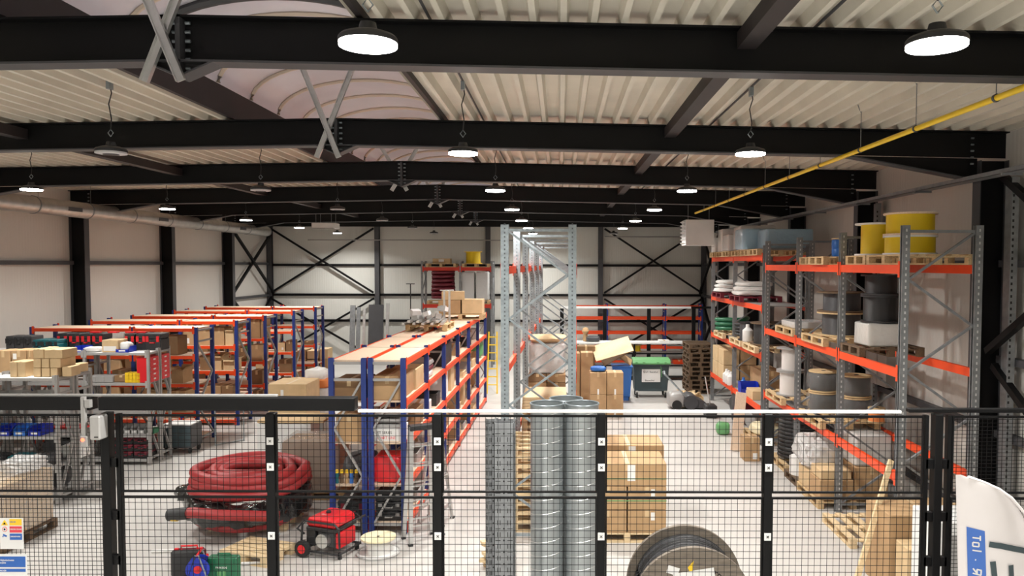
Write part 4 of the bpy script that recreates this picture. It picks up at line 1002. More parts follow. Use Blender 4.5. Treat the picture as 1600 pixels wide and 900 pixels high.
for sx in (-.16,.16): MB().bar((sx,0,0),(sx*.8,.35,1.95),.04,.05).build('side_rail','yellowp',t)
for k in range(7): MB().bar((-.16,.05+.048*k,.28+.25*k),(.16,.05+.048*k,.28+.25*k),.04,.03).build('rung','yellowp',t)
# leaning sheets near far wall
for i,(a,b,y,m) in enumerate(((546,554,475,'galvd'),(556,562,478,'galvd'),(575,598,474,'dgrey'),(602,607,472,'greyshelf'),(566,570,480,'alu'))):
    p=at(a,y,31.5); q=at(b,y,31.5)
    hh_=p[2]-.05
    tag(MB().obox((0,0,hh_/2*math.cos(.13)+.0035+.012),(q[0]-p[0],.05,hh_),rx=-.13).build('metal_sheet',m,loc=((p[0]+q[0])/2,31.5,-0.01-.012)),f'grey metal profile leaning by the far wall, {ORD[i]} from left' if i<3 else ('pale strip leaning right of the dark metal sheets, far wall' if i==3 else 'thin bright strip leaning between the metal sheets, far wall'),'metal sheet')
# ================================================================ middle of the hall
# stack of new pallets / boards inside the bright rack
for k in range(9): pallet(f'pale pallet in the stack right behind the ducts, {ORD[k]} from the floor',-.34,12.22,.1445*k,'woodl',0,.8,1.2)
for k in range(10): pallet(f'pale pallet in the tall stack under the timber, {ORD[k]} from the floor',-.29,14.45,.1445*k,'woodl',0,.8,1.2)
tag(MB().box(-.41,-.62,0,.41,.62,.02).build('wood_panel','woodl',loc=(-.29,14.45,1.447)),'pale wooden board on top of the tall pallet stack','board')
for k in range(4): tag(MB().box(-.40,-.6,0,.40,.6,.055).build('timber_layer','woodl',loc=(-.29+.005*k,14.45,1.47+.058*k),bevel=.004),f'layer of pale timber above the pallet stack, {ORD[k]} from below','timber')
for k in range(2): pallet(f'dark pallet beyond the pale timber, {["lower","upper"][k]} one on the rack beam',-.27,16.75,1.153+.1445*k,'woodd',0,.8,1.2)
for j in range(2):
    for i in range(2):
        carton(f'brown carton under the white wrapped load, {["lower","upper"][j]} {["left","right"][i]}',-.67+.40*i,-.28+.40*i,16.2,.9,1.442+.17*j,.165,'cardd' if (i+j)%2 else 'card')
t=bundle('white film-wrapped pallet load inside the bright rack',-.27,16.75,1.785,.78,1.0,.66,'wrap','paper',2)
for k in range(6): carton(f'white and brown carton on the rack beam farther inside the bright rack, {ORD[k]}',-.62+.37*(k%2),-.27+.37*(k%2),18.4,.9,1.153+.33*(k//2),.325,'paper' if k%3 else 'card2')
tag(MB().blob((0,0,.05),(.8,1.0,.14),5,.06,n=12).build('cardboard_sheet','card2',smooth=True,loc=(-.27,16.75,2.45)),'crumpled cardboard sheet on top of the white wrapped load','cardboard sheet')
# spiral ducts
def sduct(label,x,y,R,h):
    t=thing('spiral_duct',label,'duct',(x,y,0))
    m=MB(); n=32
    m.lathe([(R,0),(R,h),(R-.004,h),(R-.004,0)],n=n); 
    m.build('duct_wall','ductg',t,smooth=True)
    pts=[]; turns=int(h/.125)
    for i in range(turns*24+1):
        a=2*PI*i/24; pts.append((R*math.cos(a),R*math.sin(a),.01+(h-.06)*i/(turns*24)))
    MB().path(pts,.003,5).build('spiral_seam','alu',t,smooth=True)
    MB().path([(R*math.cos(2*PI*i/n),R*math.sin(2*PI*i/n),h) for i in range(n)],.008,6,closed=True).build('rim','galv',t,smooth=True)
def hollow(): pass
YD=6.9
x1=at(855,640,YD)[0]; x2=at(909,640,YD)[0]
sduct('galvanised spiral duct standing on end, left front one',x1,YD,.150,2.85)
sduct('galvanised spiral duct standing on end, right front one',x2+.005,YD,.150,2.85)
sduct('galvanised spiral duct standing on end, rear middle one',(x1+x2)/2+.02,YD+.30,.155,2.84)
# perforated trays
def ptray(label,x,y,w,h,d,rz=0):
    t=thing('perforated_tray',label,'cable tray',(x,y,0),rz); m=MB()
    m.box(-w/2,0,0,w/2,.003,h).box(-w/2,0,0,-w/2+.003,d,h).box(w/2-.003,0,0,w/2,d,h)
    nz=int(h/.1)
    for k in range(nz):
        z=.03+.1*k
        for xx in (-.33,-.2,.2,.33): m.box(w*xx-.003,-.001,z,w*xx+.003,.001,z+.04,1)
        m.lathe([(.008,-.0012),(.008,.001)],n=8,c=(0,0,z+.07),axis='y',mi=1)
        for sg in (-1,1): m.box(sg*.05-.022,-.001,z+.067,sg*.05+.022,.001,z+.072,1)
        for yy in (.3,.7): m.box(-w/2-.001,d*yy-.004,z,-w/2+.001,d*yy+.004,z+.04,1)
    m.build('tray',['galvd','slot'],t)
a=at(768,655,6.4); b=at(802,655,6.4)
ptray('grey perforated cable tray standing on end left of the ducts, front one',(a[0]+b[0])/2+.02,6.4,.18,at(0,655,6.4)[2]-.0,.06)
ptray('grey perforated cable tray standing on end, left side one',a[0]-.015,6.75,.10,at(0,660,6.6)[2],.06,.5)
ptray('shorter grey perforated tray clipped in front of the others',(a[0]+b[0])/2+.02,6.32,.16,at(0,658,6.32)[2]-.02,.05)
# pallet with stacked brown cartons
for i,(xc,yc,n) in enumerate(((1.0,11.58,'front'),(1.12,12.75,'rear'))):
    pallet(f'pallet under the {n} stack of tall brown cartons',xc,yc,0,'woodl',0,1.2,.8)
    zz=.146
    for j,hh in enumerate((.34,.34,.34)):
        for k in range(2):
            if j==2 and k==1: continue
            xe=xc+.575 if j==2 else xc-.01+.585*k
            carton(f'brown carton of the {n} stack right of the ducts, {["bottom","middle","wide top"][j]} {["left","right"][k] if j<2 else "one"}',xc-.575+.585*k,xe,yc-.39,.78,zz+.345*j,.34,'card',note=((.0,.25,.2,.95) if j==2 else ((.2,.55,.4,.9) if k else None)))
    for z in (.62,.95): tag(MB().box(-.58,-.002,0,.58,.002,.012).build('strap','lgreenp',loc=(xc,yc-.394,z)),f'thin green strap round the {n} brown carton stack, {"lower" if z<.8 else "upper"}','strap')
# big cable drum
Yd=7.98
t=thing('cable_drum','large wooden cable drum with black cable, at the bottom centre','cable drum',(at(1077,860,Yd)[0],Yd,0))
R=.63
MB().lathe([(R,.28),(R,.33)],n=64,c=(0,0,R),axis='y').build('rear_flange','drumw',t,smooth=True)
MB().lathe([(R*.98,-.30),(R*.98,-.25)],n=64,c=(0,0,R*.98),axis='y').build('front_flange','drumw',t,smooth=True)
MB().lathe([(R*.84,-.25),(R*.85,.28)],n=64,c=(0,0,R),axis='y').build('cable_winding','cableb',t,smooth=True)
for k in range(8): MB().path([((R*.85)*math.cos(2*PI*i/48),-.22+.065*k,R+(R*.85)*math.sin(2*PI*i/48)) for i in range(48)],.02,6,closed=True).build('cable_turn','cableg' if k%3==0 else 'cableb',t,smooth=True)
lb=MB().obox((0.02,-.304,R+.22),(.42,.004,.30),ry=-.16).build('paper_label','paper',t)
MB().obox((-.02,-.308,R+.22),(.10,.002,.03),ry=-.8).obox((.06,-.308,R+.23),(.10,.002,.03),ry=-.8).build('printed_mark','signblue',lb)
MB().obox((-.21,-.304,R+.37),(.12,.003,.08),ry=.3).build('paper_scrap','paper',t)
MB().prism([(-.06,R+.40),(0,R+.47),(-.02,R+.31)],'y',-.304,-.301).build('yellow_sticker','yellowp',t)
plane_txt('CTBV',.09,(.12,-.302,R+.36),t,'black',rot=(PI/2,.6,0)); plane_txt('VA',.08,(.28,-.302,R+.24),t,'black',rot=(PI/2,.6,0))
# ---------------- bins and cardboard at the back
Yb=23.9; xb=at(1016,600,Yb)[0]
t=thing('wheelie_bin','large dark wheelie bin with green lid and white sign','waste bin',(xb,Yb,0))
def frus(mb,x0,x1,y0,y1,z0,X0,X1,Y0,Y1,z1): mb.hexa([(x0,y0,z0),(x1,y0,z0),(x1,y1,z0),(x0,y1,z0),(X0,Y0,z1),(X1,Y0,z1),(X1,Y1,z1),(X0,Y1,z1)])
m=MB(); frus(m,-.50,.50,-.3,.3,.2,-.54,.54,-.38,.38,1.02); m.build('body','darkteal',t,bevel=.02)
m=MB(); m.box(-.57,-.42,1.0,.57,.42,1.05); m.build('rim','darkteal',t,bevel=.01)
m=MB(); m.prism([(-.44,1.05),(.42,1.05),(.42,1.15),(.1,1.22),(-.3,1.2),(-.44,1.10)],'x',-.58,.58); m.build('lid','lgreenp',t,bevel=.01)
for sx in (-.5,-.28,.15,.38): MB().box(sx,-.48,1.07,sx+.07,-.42,1.13).build('lid_grip','lgreenp',t)
for sx in (-.44,.44):
    for sy in (-.28,.28): 
        wv=MB().lathe([(.09,-.025),(.09,.025)],n=16,c=(sx,sy,.09),axis='x'); wv=MB().lathe([(.09,sx-.025),(.09,sx+.025)],n=16,c=(0,sy,.09),axis='x').build('wheel','rubber',t,smooth=True)
        MB().box(sx-.04,sy-.03,.12,sx+.04,sy+.03,.22).build('caster_fork','alu',t)
sg=MB().box(-.30,-.375,.50,.27,-.365,.90).build('sign_board','whitep',t)
plane_txt('Grof / Restafval',.075,(-.26,-.377,.79),sg,'black',sx=.95); plane_txt('Bouwafval',.07,(-.2,-.377,.53),sg,'black')
MB().path([(.28,-.37,1.03),(.3,-.39,.85),(.31,-.38,.66)],.012,6).build('strap','lgreenp',t)
t=thing('wheelie_bin','blue wheelie bin behind the brown cartons, left of the green-lidded bin','waste bin',(at(972,600,23.2)[0],23.3,0))
m=MB(); frus(m,-.24,.24,-.24,.24,.12,-.29,.29,-.3,.3,1.02); m.build('body','bluel',t,bevel=.015); MB().box(-.31,-.33,1.02,.31,.33,1.06).build('rim','bluel',t,bevel=.005)
for sx in (-.24,.24): MB().lathe([(.1,sx-.02),(.1,sx+.02)],n=16,c=(0,.2,.1),axis='x').build('wheel','rubber',t,smooth=True)
MB().box(-.2,-.2,0,.2,-.1,.12).build('foot','bluel',t)
# tall cartons in front
Yc=20.6
for j in range(2):
    for i in range(2):
        a=at(922+26.5*i,600,Yc)[0]; b=at(948+26.5*i,600,Yc)[0]
        carton(f'tall brown carton with white strip in front of the bins, {["lower","upper"][j]} {["left","right"][i]}',a+.003,b-.003,Yc,.55,.005+.60*j,.595,'card',note=(-.1,-.0,.1,.25))
for i,(a,b,yt,Y) in enumerate(((908,927,551,21.9),(896,906,552,21.9),(902,930,541,23.0))):
    pb(f'tall brown carton standing behind the front ones, {["right of the narrow one","narrow one at left","rear wide one"][i]}',a,b,yt,0,Y,.5,'card' if i!=2 else 'cardd')
tag(MB().obox((0,0,0),(1.15,.9,.012),ry=-.28,rx=.42).build('cardboard_sheet','woodl',loc=(at(958,545,22.6)[0],22.9,at(958,545,22.8)[2])),'large pale cardboard sheet tilted above the blue bin','cardboard sheet')
tag(MB().obox((0,0,0),(.9,.7,.012),ry=-.5,rx=.3).build('cardboard_sheet','cardd',loc=(at(962,556,22.9)[0],23.2,at(962,556,22.9)[2])),'dark cardboard flaps sticking out of the blue bin','cardboard sheet')
tag(MB().obox((0,0,0),(.5,.5,.012),ry=.6,rx=.3).build('cardboard_sheet','card',loc=(at(978,562,23.0)[0],23.4,at(978,562,23.0)[2])),'brown cardboard triangle at the right of the blue bin','cardboard sheet')
sack('blue and white crumpled bag on the cartons left of the blue bin',at(935,568,21.5)[0],21.5,1.2,.42,.36,.14,'bluel',3,'plastic_bag','bag')
bpy.data.objects['plastic_bag.001'].location=(at(935,568,20.9)[0],20.87,1.205)
# bench things
sack('dark grey cloth heap on the white bench top',at(927,530,27.5)[0],27.55,1.355,.5,.4,.2,'dgrey',4,'cloth','cloth')
t=thing('brown_stand','brown upright padded stand on the white bench','stand',(at(915,522,27.5)[0],27.6,1.355))
MB().lathe([(.08,0),(.10,.08),(.07,.25),(.13,.36),(.10,.46),(.04,.5)],n=14).build('padding','card',t,smooth=True)
carton('flat white carton on the white bench, right part',at(1030,532,27.4)[0],at(1046,532,27.4)[0],27.35,.4,1.355,.06,'paper')
spool('wooden spool with yellow cable on the middle bench shelf',at(995,552,27.5)[0],27.55,.99,.19,.14,.26,'yellow','wood')
carton('orange carton on the low bench shelf',at(1052,570,27.4)[0],at(1070,570,27.4)[0],27.35,.4,.56,.15,'orange')
tag(MB().box(-.35,-.25,0,.35,.25,.36).build('storage_crate','whitep',loc=(at(1056,600,27.4)[0],27.55,.16),bevel=.01),'white crate on the bottom bench shelf beside the pallets','crate')
# pallet stack
for k in range(11): pallet(f'dark pallet in the stack by the far right rack, {ORD[k]} from the floor',at(1093,600,24.6)[0]+.02*((k*7)%3-1),24.9,.1445*k,'woodd',.03*((k*5)%3-1),.8,1.2)
# offcuts in a pallet box
t=thing('offcut_crate','low wooden crate filled with pale timber offcuts beside pallets','crate',(at(1078,620,22.8)[0],22.9,0))
MB().box(-.38,-.3,0,.38,.3,.02).box(-.38,-.3,.02,.38,-.28,.2).box(-.38,.28,.02,.38,.3,.2).box(-.38,-.28,.02,-.36,.28,.2).box(.36,-.28,.02,.38,.28,.2).build('crate_body','wood',t)
r3=random.Random(3)
for k in range(16): MB().obox((r3.uniform(-.28,.28),r3.uniform(-.2,.2),.19+r3.uniform(0,.12)),(.22,.07,.03),rz=r3.uniform(0,3),ry=r3.uniform(-.6,.6)).build('offcut','woodl' if k%3 else 'wood',t)
# floor sweeper
t=thing('floor_sweeper','grey push floor sweeper with tubular handle in front of bins','sweeper',(at(1072,632,22.0)[0],21.9,0),.0)
MB().blob((-.30,0,.26),(.52,.62,.46),4,.0,n=14,flat=.6).build('dust_container','greyshelf',t,smooth=True)
MB().lathe([(.20,-.32),(.22,-.25),(.22,.25),(.20,.32)],n=20,c=(.08,0,.22),axis='y').build('drum_cover','dgrey',t,smooth=True)
m=MB(); m.prism([(.05,.04),(.62,.03),(.60,.12),(.42,.26),(.05,.42)],'y',-.27,.27); m.build('front_hood','dgrey',t,bevel=.02)
MB().path([(-.05,-.26,.36),(-.55,-.26,.90),(-.66,-.24,1.0),(-.64,.0,1.06),(-.66,.24,1.0),(-.55,.26,.90),(-.05,.26,.36)],.025,8).build('handle','galv',t,smooth=True)
for sy in (-.33,.33): MB().lathe([(.14,sy-.02),(.14,sy+.02)],n=20,c=(-.32,0,.14),axis='y').build('wheel','rubber',t,smooth=True)
MB().lathe([(.16,.0),(.18,.03),(.03,.05)],n=16,c=(.62,-.15,0)).build('side_brush','rubber',t)
# ================================================================ left foreground
xc=at(392,800,11.9)[0]; Yc=11.95
pallet('pale pallet under the big red hose coils',xc+.05,Yc+.1,0,'woodl',0,1.2,.8)
def loopcoil(name,label,rs,z0,dz,r,m,seed=0,cen=(xc,Yc),ell=1.0,wob=.03):
    rnd=random.Random(seed); pts=[]; n=40; rad=[]
    for k,R in enumerate(rs):
        ph=rnd.uniform(0,6); cxo=rnd.uniform(-.04,.04)
        nx=rs[k+1] if k+1<len(rs) else R
        for i in range(n):
            f=i/n; a=2*PI*f; s=max(0,(f-.8)/.2); s=s*s*(3-2*s); s0=0
            rr=(R*(1-s)+nx*s)*(1+wob*math.sin(2*a+ph))
            zz=(z0[k]*(1-s)+(z0[k+1] if k+1<len(rs) else z0[k])*s)+.012*math.sin(3*a+ph)
            pts.append((rr*math.cos(a+.4)+cxo*math.sin(a/2)**2,rr*math.sin(a+.4)*ell,zz))
    o=MB().path(pts,r,14).build(name,m,smooth=True,loc=(cen[0],cen[1],0)); return tag(o,label,'hose coil')
loopcoil('hose_coil','large red corrugated hose coil on top of the black wrapped one',[.83,.82,.80,.58,.40],[.665,.79,.90,.90,.885],0,.075,'hose',3,ell=.93)
t=thing('hose_coil','lower red hose coil bound in glossy black plastic film, with yellow-capped end','hose coil',(xc-.03,Yc,0))
o=loopcoil('hose','',[.82,.78],[.224,.36],0,.080,'hose',5,cen=(0,0),ell=.93); o.parent=t
for k_ in ('label','category'):
    if k_ in o: del o[k_]
m=MB(); N=96; K=12; rings=[]
r5=random.Random(9); ph=[r5.uniform(0,6) for _ in range(8)]
for j in range(K):
    b=2*PI*j/K; ring=[]
    for i in range(N):
        a=2*PI*i/N; w1=.018*math.sin(9*a+ph[j%8])+.012*math.sin(23*a+ph[(j+3)%8])
        R=.79+(.165+w1)*math.copysign(abs(math.cos(b))**.45,math.cos(b)); zz=.40+(.175+w1+.03*math.sin(2*a+1))*math.copysign(abs(math.sin(b))**.45,math.sin(b))+(.03*math.sin(a*2+1))
        ring.append(m.bm.verts.new((R*math.cos(a),R*math.sin(a)*.93,zz)))
    rings.append(ring)
for j in range(K):
    A,B=rings[j],rings[(j+1)%K]
    for i in range(N): m.face((A[i],A[(i+1)%N],B[(i+1)%N],B[i]))
m.build('film_wrap','bfilm',t,smooth=True)
m=MB(); m.blob((-.88,-.15,.56),(.34,.40,.22),7,.12,n=12); m.build('film_wrap','bfilm',t,smooth=True)
MB().obox((.02,-.905,.47),(.16,.01,.07),rx=-.5).build('paper_label','paper',t)
p0=at(268,806,10.98); p1=at(296,803,10.94); p2=at(350,806,10.86); p3=at(440,808,11.02)
L_=lambda p:(p[0]-xc,p[1]-Yc,p[2])
e_=MB().path([L_(p1),L_((p1[0]+.12,p1[1]-.01,p1[2]+.01)),L_(p2),L_(p3)],.076,14).build('hose','hose',t,smooth=True)
c_=MB().tube(L_(p0),L_((p1[0]+.02,p1[1],p1[2])),.088,18).build('end_cap','blackp',e_,smooth=True)
MB().tube(L_((p0[0]+.05,p0[1],p0[2])),L_((p0[0]+.13,p0[1],p0[2])),.0895,18).build('yellow_band','yellowp',e_,smooth=True)
pallet('pale small pallet sticking out right of the green tool case',xc+.62,10.62,0,'woodl',-.35,.8,.6)
# generator
t=thing('generator','red portable generator with black tube frame and two wheels','generator',(at(518,865,10.75)[0],10.8,0),-.35)
MB().prism([(-.26,.42),(.24,.42),(.24,.52),(.17,.56),(-.2,.56),(-.26,.50)],'y',-.24,.24).build('fuel_tank','redp',t,bevel=.03)
MB().lathe([(.035,.56),(.035,.585),(.03,.59)],n=14,c=(-.05,0,0)).build('fuel_cap','blackp',t,smooth=True)
MB().box(-.25,-.25,.37,.25,.25,.42).build('tank_bracket','blackp',t,bevel=.01)
MB().box(-.12,-.18,.12,.20,.18,.37).build('engine_block','dgrey',t,bevel=.03)
MB().lathe([(.10,-.26),(.10,-.18),(.06,-.17)],n=18,c=(.02,0,.24),axis='y').build('recoil_starter','alu',t,smooth=True)
MB().box(-.27,-.22,.14,-.12,.22,.37).build('control_panel','blackp',t,bevel=.01)
MB().box(.2,-.2,.13,.27,.2,.36).build('silencer','redp',t,bevel=.02)
for sy in (-.26,.26):
    MB().path([(-.3,sy,.08),(-.32,sy,.2),(-.30,sy,.44),(-.24,sy,.50),(.24,sy,.50),(.31,sy,.44),(.32,sy,.2),(.3,sy,.08),(-.3,sy,.08)],.016,8).build('frame_tube','blackp',t,smooth=True)
for sx in (-.3,.3): MB().tube((sx,-.26,.08),(sx,.26,.08),.016,8).build('frame_tube','blackp',t)
for sy in (-.31,.31):
    w_=MB().lathe([(.06,-.03),(.115,-.03),(.12,0),(.115,.03),(.06,.03)],n=24,c=(-.26,sy,.12),axis='y'); w_=w_.build('wheel','rubber',t,smooth=True)
    MB().lathe([(.062,-.035),(.062,.035)],n=20,c=(-.26,sy,.12),axis='y').build('hub','redp',w_,smooth=True)
for sy in (-.2,.2): MB().box(.26,sy-.02,0,.30,sy+.02,.1).build('foot','blackp',t)
MB().path([(.3,-.2,.44),(.42,-.2,.52),(.46,0,.54),(.42,.2,.52),(.3,.2,.44)],.014,8).build('handle','blackp',t,smooth=True)
MB().path([(-.30,-.22,.3),(-.42,-.22,.36),(-.48,0,.40),(-.42,.22,.36),(-.30,.22,.3)],.014,8).build('handle','blackp',t,smooth=True)
plane_txt('F11',.05,(-.1,-.1,.5615),t,'whitep',rot=(0,0,0))
# tool cases
YC=9.95
x=at(297,880,YC)[0]
t=thing('tool_case','black and dark red tool case standing on the floor by the coils','tool case',(x,YC,0),.12)
MB().box(-.22,-.07,0,.20,.0,.36).build('body','blackp',t,bevel=.03); MB().box(-.22,.002,0,.20,.07,.36).build('lid','hosed',t,bevel=.03)
MB().path([(-.1,0,.35),(-.1,0,.40),(.1,0,.40),(.1,0,.35)],.013,8).build('handle','redp',t,smooth=True)
for s in (-.16,.14): MB().box(s-.025,-.02,.32,s+.025,.02,.375).build('latch','redp',t,bevel=.004)
MB().box(.2,-.035,.08,.235,.035,.28).build('side_grip','redp',t,bevel=.01)
x=at(351,880,9.85)[0]
t=thing('tool_case','green tool case standing upright beside the black one','tool case',(x,9.85,0),-.04)
MB().box(-.20,-.06,0,.20,.0,.31).build('body','greenp',t,bevel=.02); MB().box(-.20,.002,0,.20,.06,.31).build('lid','greenp',t,bevel=.02)
MB().path([(-.08,0,.30),(-.08,0,.335),(.08,0,.335),(.08,0,.30)],.012,8).build('handle','greenp',t,smooth=True)
for s in (-.13,.13): MB().box(s-.03,-.066,.22,s+.03,-.06,.29).box(s-.05,-.066,.05,s+.05,-.06,.12).build('moulded_panel','greenp',t)
plane_txt('PARKSIDE',.035,(-.085,-.0625,.16),t,'paper'); MB().box(-.06,-.0635,.05,-.01,-.06,.12).box(.01,-.0635,.04,.05,-.06,.13).build('sticker','lgreenp',t)
# cable reel
t=thing('cable_reel','blue cable reel on a steel stand before the tool cases','cable reel',(at(312,892,9.75)[0],9.75,0),.2)
for s in (-.07,.07): 
    g=MB().lathe([(.145,s-.006),(.145,s+.006)],n=28,c=(0,0,.19),axis='y').build('reel_disc','bluep',t,smooth=True)
MB().lathe([(.10,-.064),(.10,.064)],n=24,c=(0,0,.19),axis='y').build('cable_winding','cableb',t,smooth=True)
MB().path([(-.14,-.1,0.01),(-.02,-.1,.38),(.02,-.1,.38),(.14,-.1,0.01)],.01,8).build('stand','galv',t,smooth=True); MB().path([(-.14,.1,0.01),(-.02,.1,.38),(.02,.1,.38),(.14,.1,0.01)],.01,8).build('stand','galv',t,smooth=True)
MB().tube((0,-.1,.38),(0,.1,.38),.014,8).tube((0,-.1,.19),(0,.1,.19),.01,8).build('carry_bar','redp',t)
MB().lathe([(.05,-.085),(.05,-.077)],n=16,c=(0,0,.19),axis='y').build('socket_panel','redp',t)
# white rods on the floor
for i,(a,b,ya,yb,YY) in enumerate(((235,290,868,876,10.7),(376,415,891,893,10.25))):
    p=at(a,ya,YY); q=at(b,yb,YY)
    tag(MB().tube((0,0,.025),(q[0]-p[0],.05,.025),.022,10).build('white_tube','paper',loc=(p[0],4.1*1200/((ya+yb)/2-414),0)),['white tube lying left of the black tool case','white bar lying on the floor right of the green case'][i],'tube')
# empty spool
sp=thing('cable_spool','empty spool with cream top disc and clear film, on floor','cable spool',(at(592,855,10.75)[0],10.75,0))
MB().lathe([(.29,0),(.29,.018)],n=40).build('lower_flange','whitep',sp,smooth=True)
MB().lathe([(.17,.018),(.16,.22)],n=32).build('core','white',sp,smooth=True)
MB().lathe([(.245,.22),(.245,.245)],n=40).build('upper_flange','cream',sp,smooth=True)
MB().lathe([(.02,.245),(.02,.248)],n=12).build('spindle_hole','slot',sp)
MB().path([(.30*math.cos(2*PI*i/40),.30*math.sin(2*PI*i/40),.03) for i in range(40)],.012,6,closed=True).build('film_edge','wrapw',sp,smooth=True)
# step ladders
def aladder(label,x,y,rz,H,n,m='alu',sp=.5,closed=False):
    t=thing('step_ladder',label,'ladder',(x,y,0),rz)
    for k,s in enumerate((-1,1)):
        for sx in (-1,1):
            MB().bar((sx*.22,s*sp,0.0),(sx*.15,s*.03,H),.06,.03).build('side_rail',m,t)
            MB().box(sx*.22-.03,s*sp-.03,0,sx*.22+.03,s*sp+.03,.03).build('rubber_foot','blackp',t)
        for i in range(1,n):
            f=i/n; w_=.22-.07*f; y_=s*(sp*(1-f)+.03*f); MB().bar((-w_,y_,H*f),(w_,y_,H*f),.06 if s<0 else .03,.02).build('rung',m,t)
    MB().box(-.18,-.07,H-.06,.18,.07,H+.02).build('top_hinge','blackp',t,bevel=.01)
    return t
aladder('aluminium trestle ladder standing at the end of the central rack',-2.06,11.28,.5,1.72,6,sp=.17)
aladder('second aluminium trestle ladder just behind the first one',-1.98,12.1,1.35,1.45,6,sp=.2)
# cartons and table between left rows and central rack
t=thing('work_table','long table with tan top behind the second fence post','table',(at(470,655,15.2)[0],15.3,0))
MB().box(-.75,-.4,1.0,.55,.4,1.05).build('table_top','card2',t,bevel=.005)
MB().box(-.75,-.4,.2,.30,.35,.98).build('white_cupboard','whitep',t)
for sx in (-.7,.5):
    for sy in (-.35,.35): MB().box(sx-.03,sy-.03,0,sx+.03,sy+.03,1.0).build('leg','greyp',t)
pallet('pallet under film-wrapped cartons left of the central rack',-4.35,13.6,0,'wood',0,1.2,.8)
bundle('glossy film-wrapped brown cartons left of the central rack',-4.35,13.6,.146,1.05,.8,.92,'wrap','card',6)
pb('big brown carton with label above the fence, left of central rack',419,479,601,0,16.2,.9,'card2',note=(-.35,.84,-.2,.92))
pb('second brown carton behind the big labelled one',440,466,597,0,17.3,.7,'card')
t=thing('waste_container','grey wrapped container with orange cloth rim behind the big carton','container',(at(488,600,17.0)[0],17.4,0))
MB().blob((0,0,.72),(.56,.6,1.44),2,.01,n=14,flat=.3).build('container_body','wrapw',t,smooth=True)
MB().blob((0,0,1.42),(.62,.64,.22),6,.03,n=12,flat=.4).build('cloth_rim','orangec',t,smooth=True)
MB().blob((0,0,1.58),(.5,.5,.34),8,.07,n=12,flat=.6).build('white_bags','paper',t,smooth=True)
# toolbox trolley and tube frame by the left rows
t=thing('tool_trolley','dark tool chest on wheels between the left shelving rows','tool chest',(at(296,690,17.0)[0],16.7,0))
MB().box(-.32,-.25,.12,.32,.25,.62).build('body','dgrey',t,bevel=.01); MB().box(-.30,-.23,.62,.30,.23,.64).build('top_tray','paper',t)
for k in range(3): MB().box(-.30,-.258,.16+.15*k,.30,-.25,.29+.15*k).build('drawer','darkteal',t)
for sx in (-.26,.26):
    for sy in (-.2,.2): MB().lathe([(.06,sx-.02),(.06,sx+.02)],n=14,c=(0,sy,.06),axis='x').build('wheel','rubber',t)
t=thing('tube_frame','light grey tube frame standing in the aisle by the left rows','frame',(at(358,680,17.4)[0],17.2,0))
m=MB(); 
for (x_,y_) in ((-.22,0),(.22,.5)): m.tube((x_,y_,0),(x_,y_,.9),.015,8)
m.tube((-.22,0,.02),(.22,.5,.02),.015,8).tube((-.22,0,.9),(.22,.5,.9),.015,8); m.build('tubes','galv',t)
# feather flag (seen from behind)
YFg=4.55
def FP(px,py): p=at(px,py,YFg); return (p[0],p[2])
base=FP(1500,900)
ox=FP(1500,900)[0]
out=[FP(1494,738),(FP(1505,1400)[0],.7),(FP(1700,1400)[0],.7),FP(1690,1000),FP(1652,900),FP(1600,800),FP(1580,777),FP(1560,763),FP(1535,752),FP(1512,744)]
t=thing('feather_flag','white feather flag seen from behind with mirrored lettering, bottom right','flag',(ox,YFg,0))
def wavy(x,z): return .035*math.sin((x-ox)*9+z*1.5)*min(1,max(0,(x-ox)*3))
# cloth as a grid clipped to the outline
def edges(z):
    xs=[]; n=len(out)
    for i in range(n):
        (x0,z0),(x1,z1)=out[i],out[(i+1)%n]
        if (z0-z)*(z1-z)<=0 and z0!=z1: xs.append(x0+(x1-x0)*(z-z0)/(z1-z0))
    return (min(xs),max(xs)) if xs else None
zs=[.71+ (out[0][1]-.72)*i/40 for i in range(41)]
m=MB(); rr=[]
for e in (0,.003):
    rows_=[]
    for z in zs:
        a,b=edges(z); rows_.append([m.bm.verts.new((a-ox+(b-a)*k/16,wavy(a+(b-a)*k/16,z)+e,z)) for k in range(17)])
    for A,B in zip(rows_,rows_[1:]):
        for k in range(16): m.face((A[k],A[k+1],B[k+1],B[k]))
m.build('cloth','fabric',t,smooth=True)
MB().path([(p[0]-ox+.006,0,p[1]) for p in [(out[2][0],0.0)]+out[2:]],.009,8).build('pole','fabric',t,smooth=True)
MB().box(out[2][0]-ox-.25,-.25,0,out[2][0]-ox+.25,.25,.02).build('base_plate','dgrey',t)
def patch(name,quad,mm,par,off=-.004,nu=10,nv=14):
    m=MB(); g=[]
    for j in range(nv+1):
        row=[]
        for i in range(nu+1):
            u,v_=i/nu,j/nv
            x=(quad[0][0]*(1-u)+quad[1][0]*u)*(1-v_)+(quad[3][0]*(1-u)+quad[2][0]*u)*v_
            z=(quad[0][1]*(1-u)+quad[1][1]*u)*(1-v_)+(quad[3][1]*(1-u)+quad[2][1]*u)*v_
            row.append(m.bm.verts.new((x-ox,wavy(x,z)+off,z)))
        g.append(row)
    for A,B in zip(g,g[1:]):
        for k in range(nu): m.face((A[k],A[k+1],B[k+1],B[k]))
    return m.build(name,mm,par,smooth=True)
bl=patch('blue_band',[FP(1510,821),FP(1537,827),FP(1545,1100),FP(1517,1100)],'bannerblue',t)
def stroke(segs,par,mm,wd,off=-.006):
    for (ax,ay,bx,by) in segs:
        p=Vector(FP(ax,ay)); q=Vector(FP(bx,by)); d_=(q-p).normalized(); n_=Vector((-d_.y,d_.x))*wd/2
        patch('letter_stroke',[tuple(p-n_),tuple(p+n_),tuple(q+n_),tuple(q-n_)],mm,par,off,2,2)
W5=2.6*YFg/1200
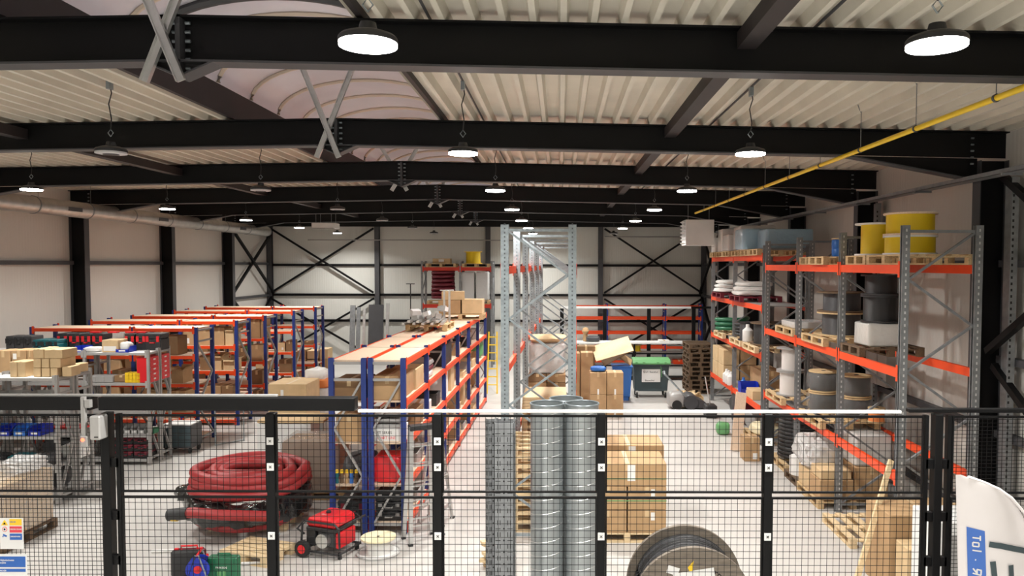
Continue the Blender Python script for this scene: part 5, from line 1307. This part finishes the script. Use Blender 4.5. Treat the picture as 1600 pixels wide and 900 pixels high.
stroke([(1530,834.5,1530,842),(1518.5,837.5,1530,838.5),
        (1519,845,1519,851),(1528,845.5,1528,851.5),(1519,845,1528,845.5),(1519,851,1528,851.5),
        (1518.5,857.3,1532,858.6),(1522.3,872,1524,872.3),
        (1519.5,885.5,1525.5,893.5),(1519,893,1531.5,896),(1525,886.8,1532,888.2),(1531.5,888,1531,896),(1525.2,887,1525.5,894)],bl,'whitep',2.3*YFg/1200)
stroke([(1543,847,1560,849.5),(1559.5,849.3,1582,855),(1581.5,855,1625,866),(1548.5,873.5,1553,915),(1579,880.5,1580,915)],t,'darkteal',9*YFg/1200,-.008)
t=thing('offcut_pile','small pile of pale timber offcuts on the floor behind the perforated trays','timber',(at(762,870,10.1)[0],10.2,0))
r8=random.Random(5)
for k in range(9): MB().obox((r8.uniform(-.04,.05),r8.uniform(-.1,.1),.03+.045*k),(.14,.10,.04),rz=r8.uniform(0,3)).build('offcut','woodl' if k else 'wood',t)
# ---------------- groups for the repeats
from collections import defaultdict
places=[('central rack','on the central rack'),('central','on the central rack'),('far wall','by the far wall'),('far right rack','by the right racks'),('farther right','on the farther right rack'),('right rack','on the right rack'),('right beam','on the right rack'),('second row','on the second left row'),('nearest row','on the nearest left row'),('third row','on the third left row'),('fourth row','on the fourth left row'),('grey shelving','on the grey shelving'),('left wrapped pallet','on the left wrapped pallet'),('right wall','on the right wall'),('left wall','on the left wall'),('stack','in stacks'),('ridge','at the roof ridge'),('bench','on the bench')]
plural={'cardboard_box':'cardboard boxes','picking_bin':'picking bins','tool_case':'tool cases','parts_box':'yellow parts boxes','storage_tray':'storage trays','tool_tray':'red tool trays','cable_spool':'cable spools','hose_coil':'hose coils','steel_column':'steel wall columns','roof_beam':'roof beams','wall_rail':'wall rails','diagonal_brace':'diagonal braces','ridge_brace':'ridge braces','roof_strut':'roof struts','spray_can':'spray cans','bottle':'bottles and canisters','pallet':'wooden pallets','metal_sheet':'leaning metal sheets','mesh_panel':'mesh fence panels','spiral_duct':'spiral ducts','pallet_rack':'pallet racks','gable_post':'gable posts','sack':'sacks','tool_pile':'tool piles','timber_layer':'timber layers','storage_crate':'storage crates','wrapped_bundle':'wrapped bundles','step_ladder':'step ladders','lamp_conduit':'lamp conduits'}
gg=defaultdict(list)
for o in bpy.data.objects:
    if o.parent is None and o.get('label') and not o.get('group'):
        b=o.name.split('.')[0]
        if b in plural:
            pl=next((v for k,v in places if k in o['label']),'') if b in ('cardboard_box','pallet','tool_case','picking_bin','bottle','sack','cable_spool','wall_rail','hose_coil') else ''
            gg[(plural[b]+' '+pl).strip()].append(o)
for g,os_ in gg.items():
    if len(os_)>1:
        for o in os_: o['group']=g
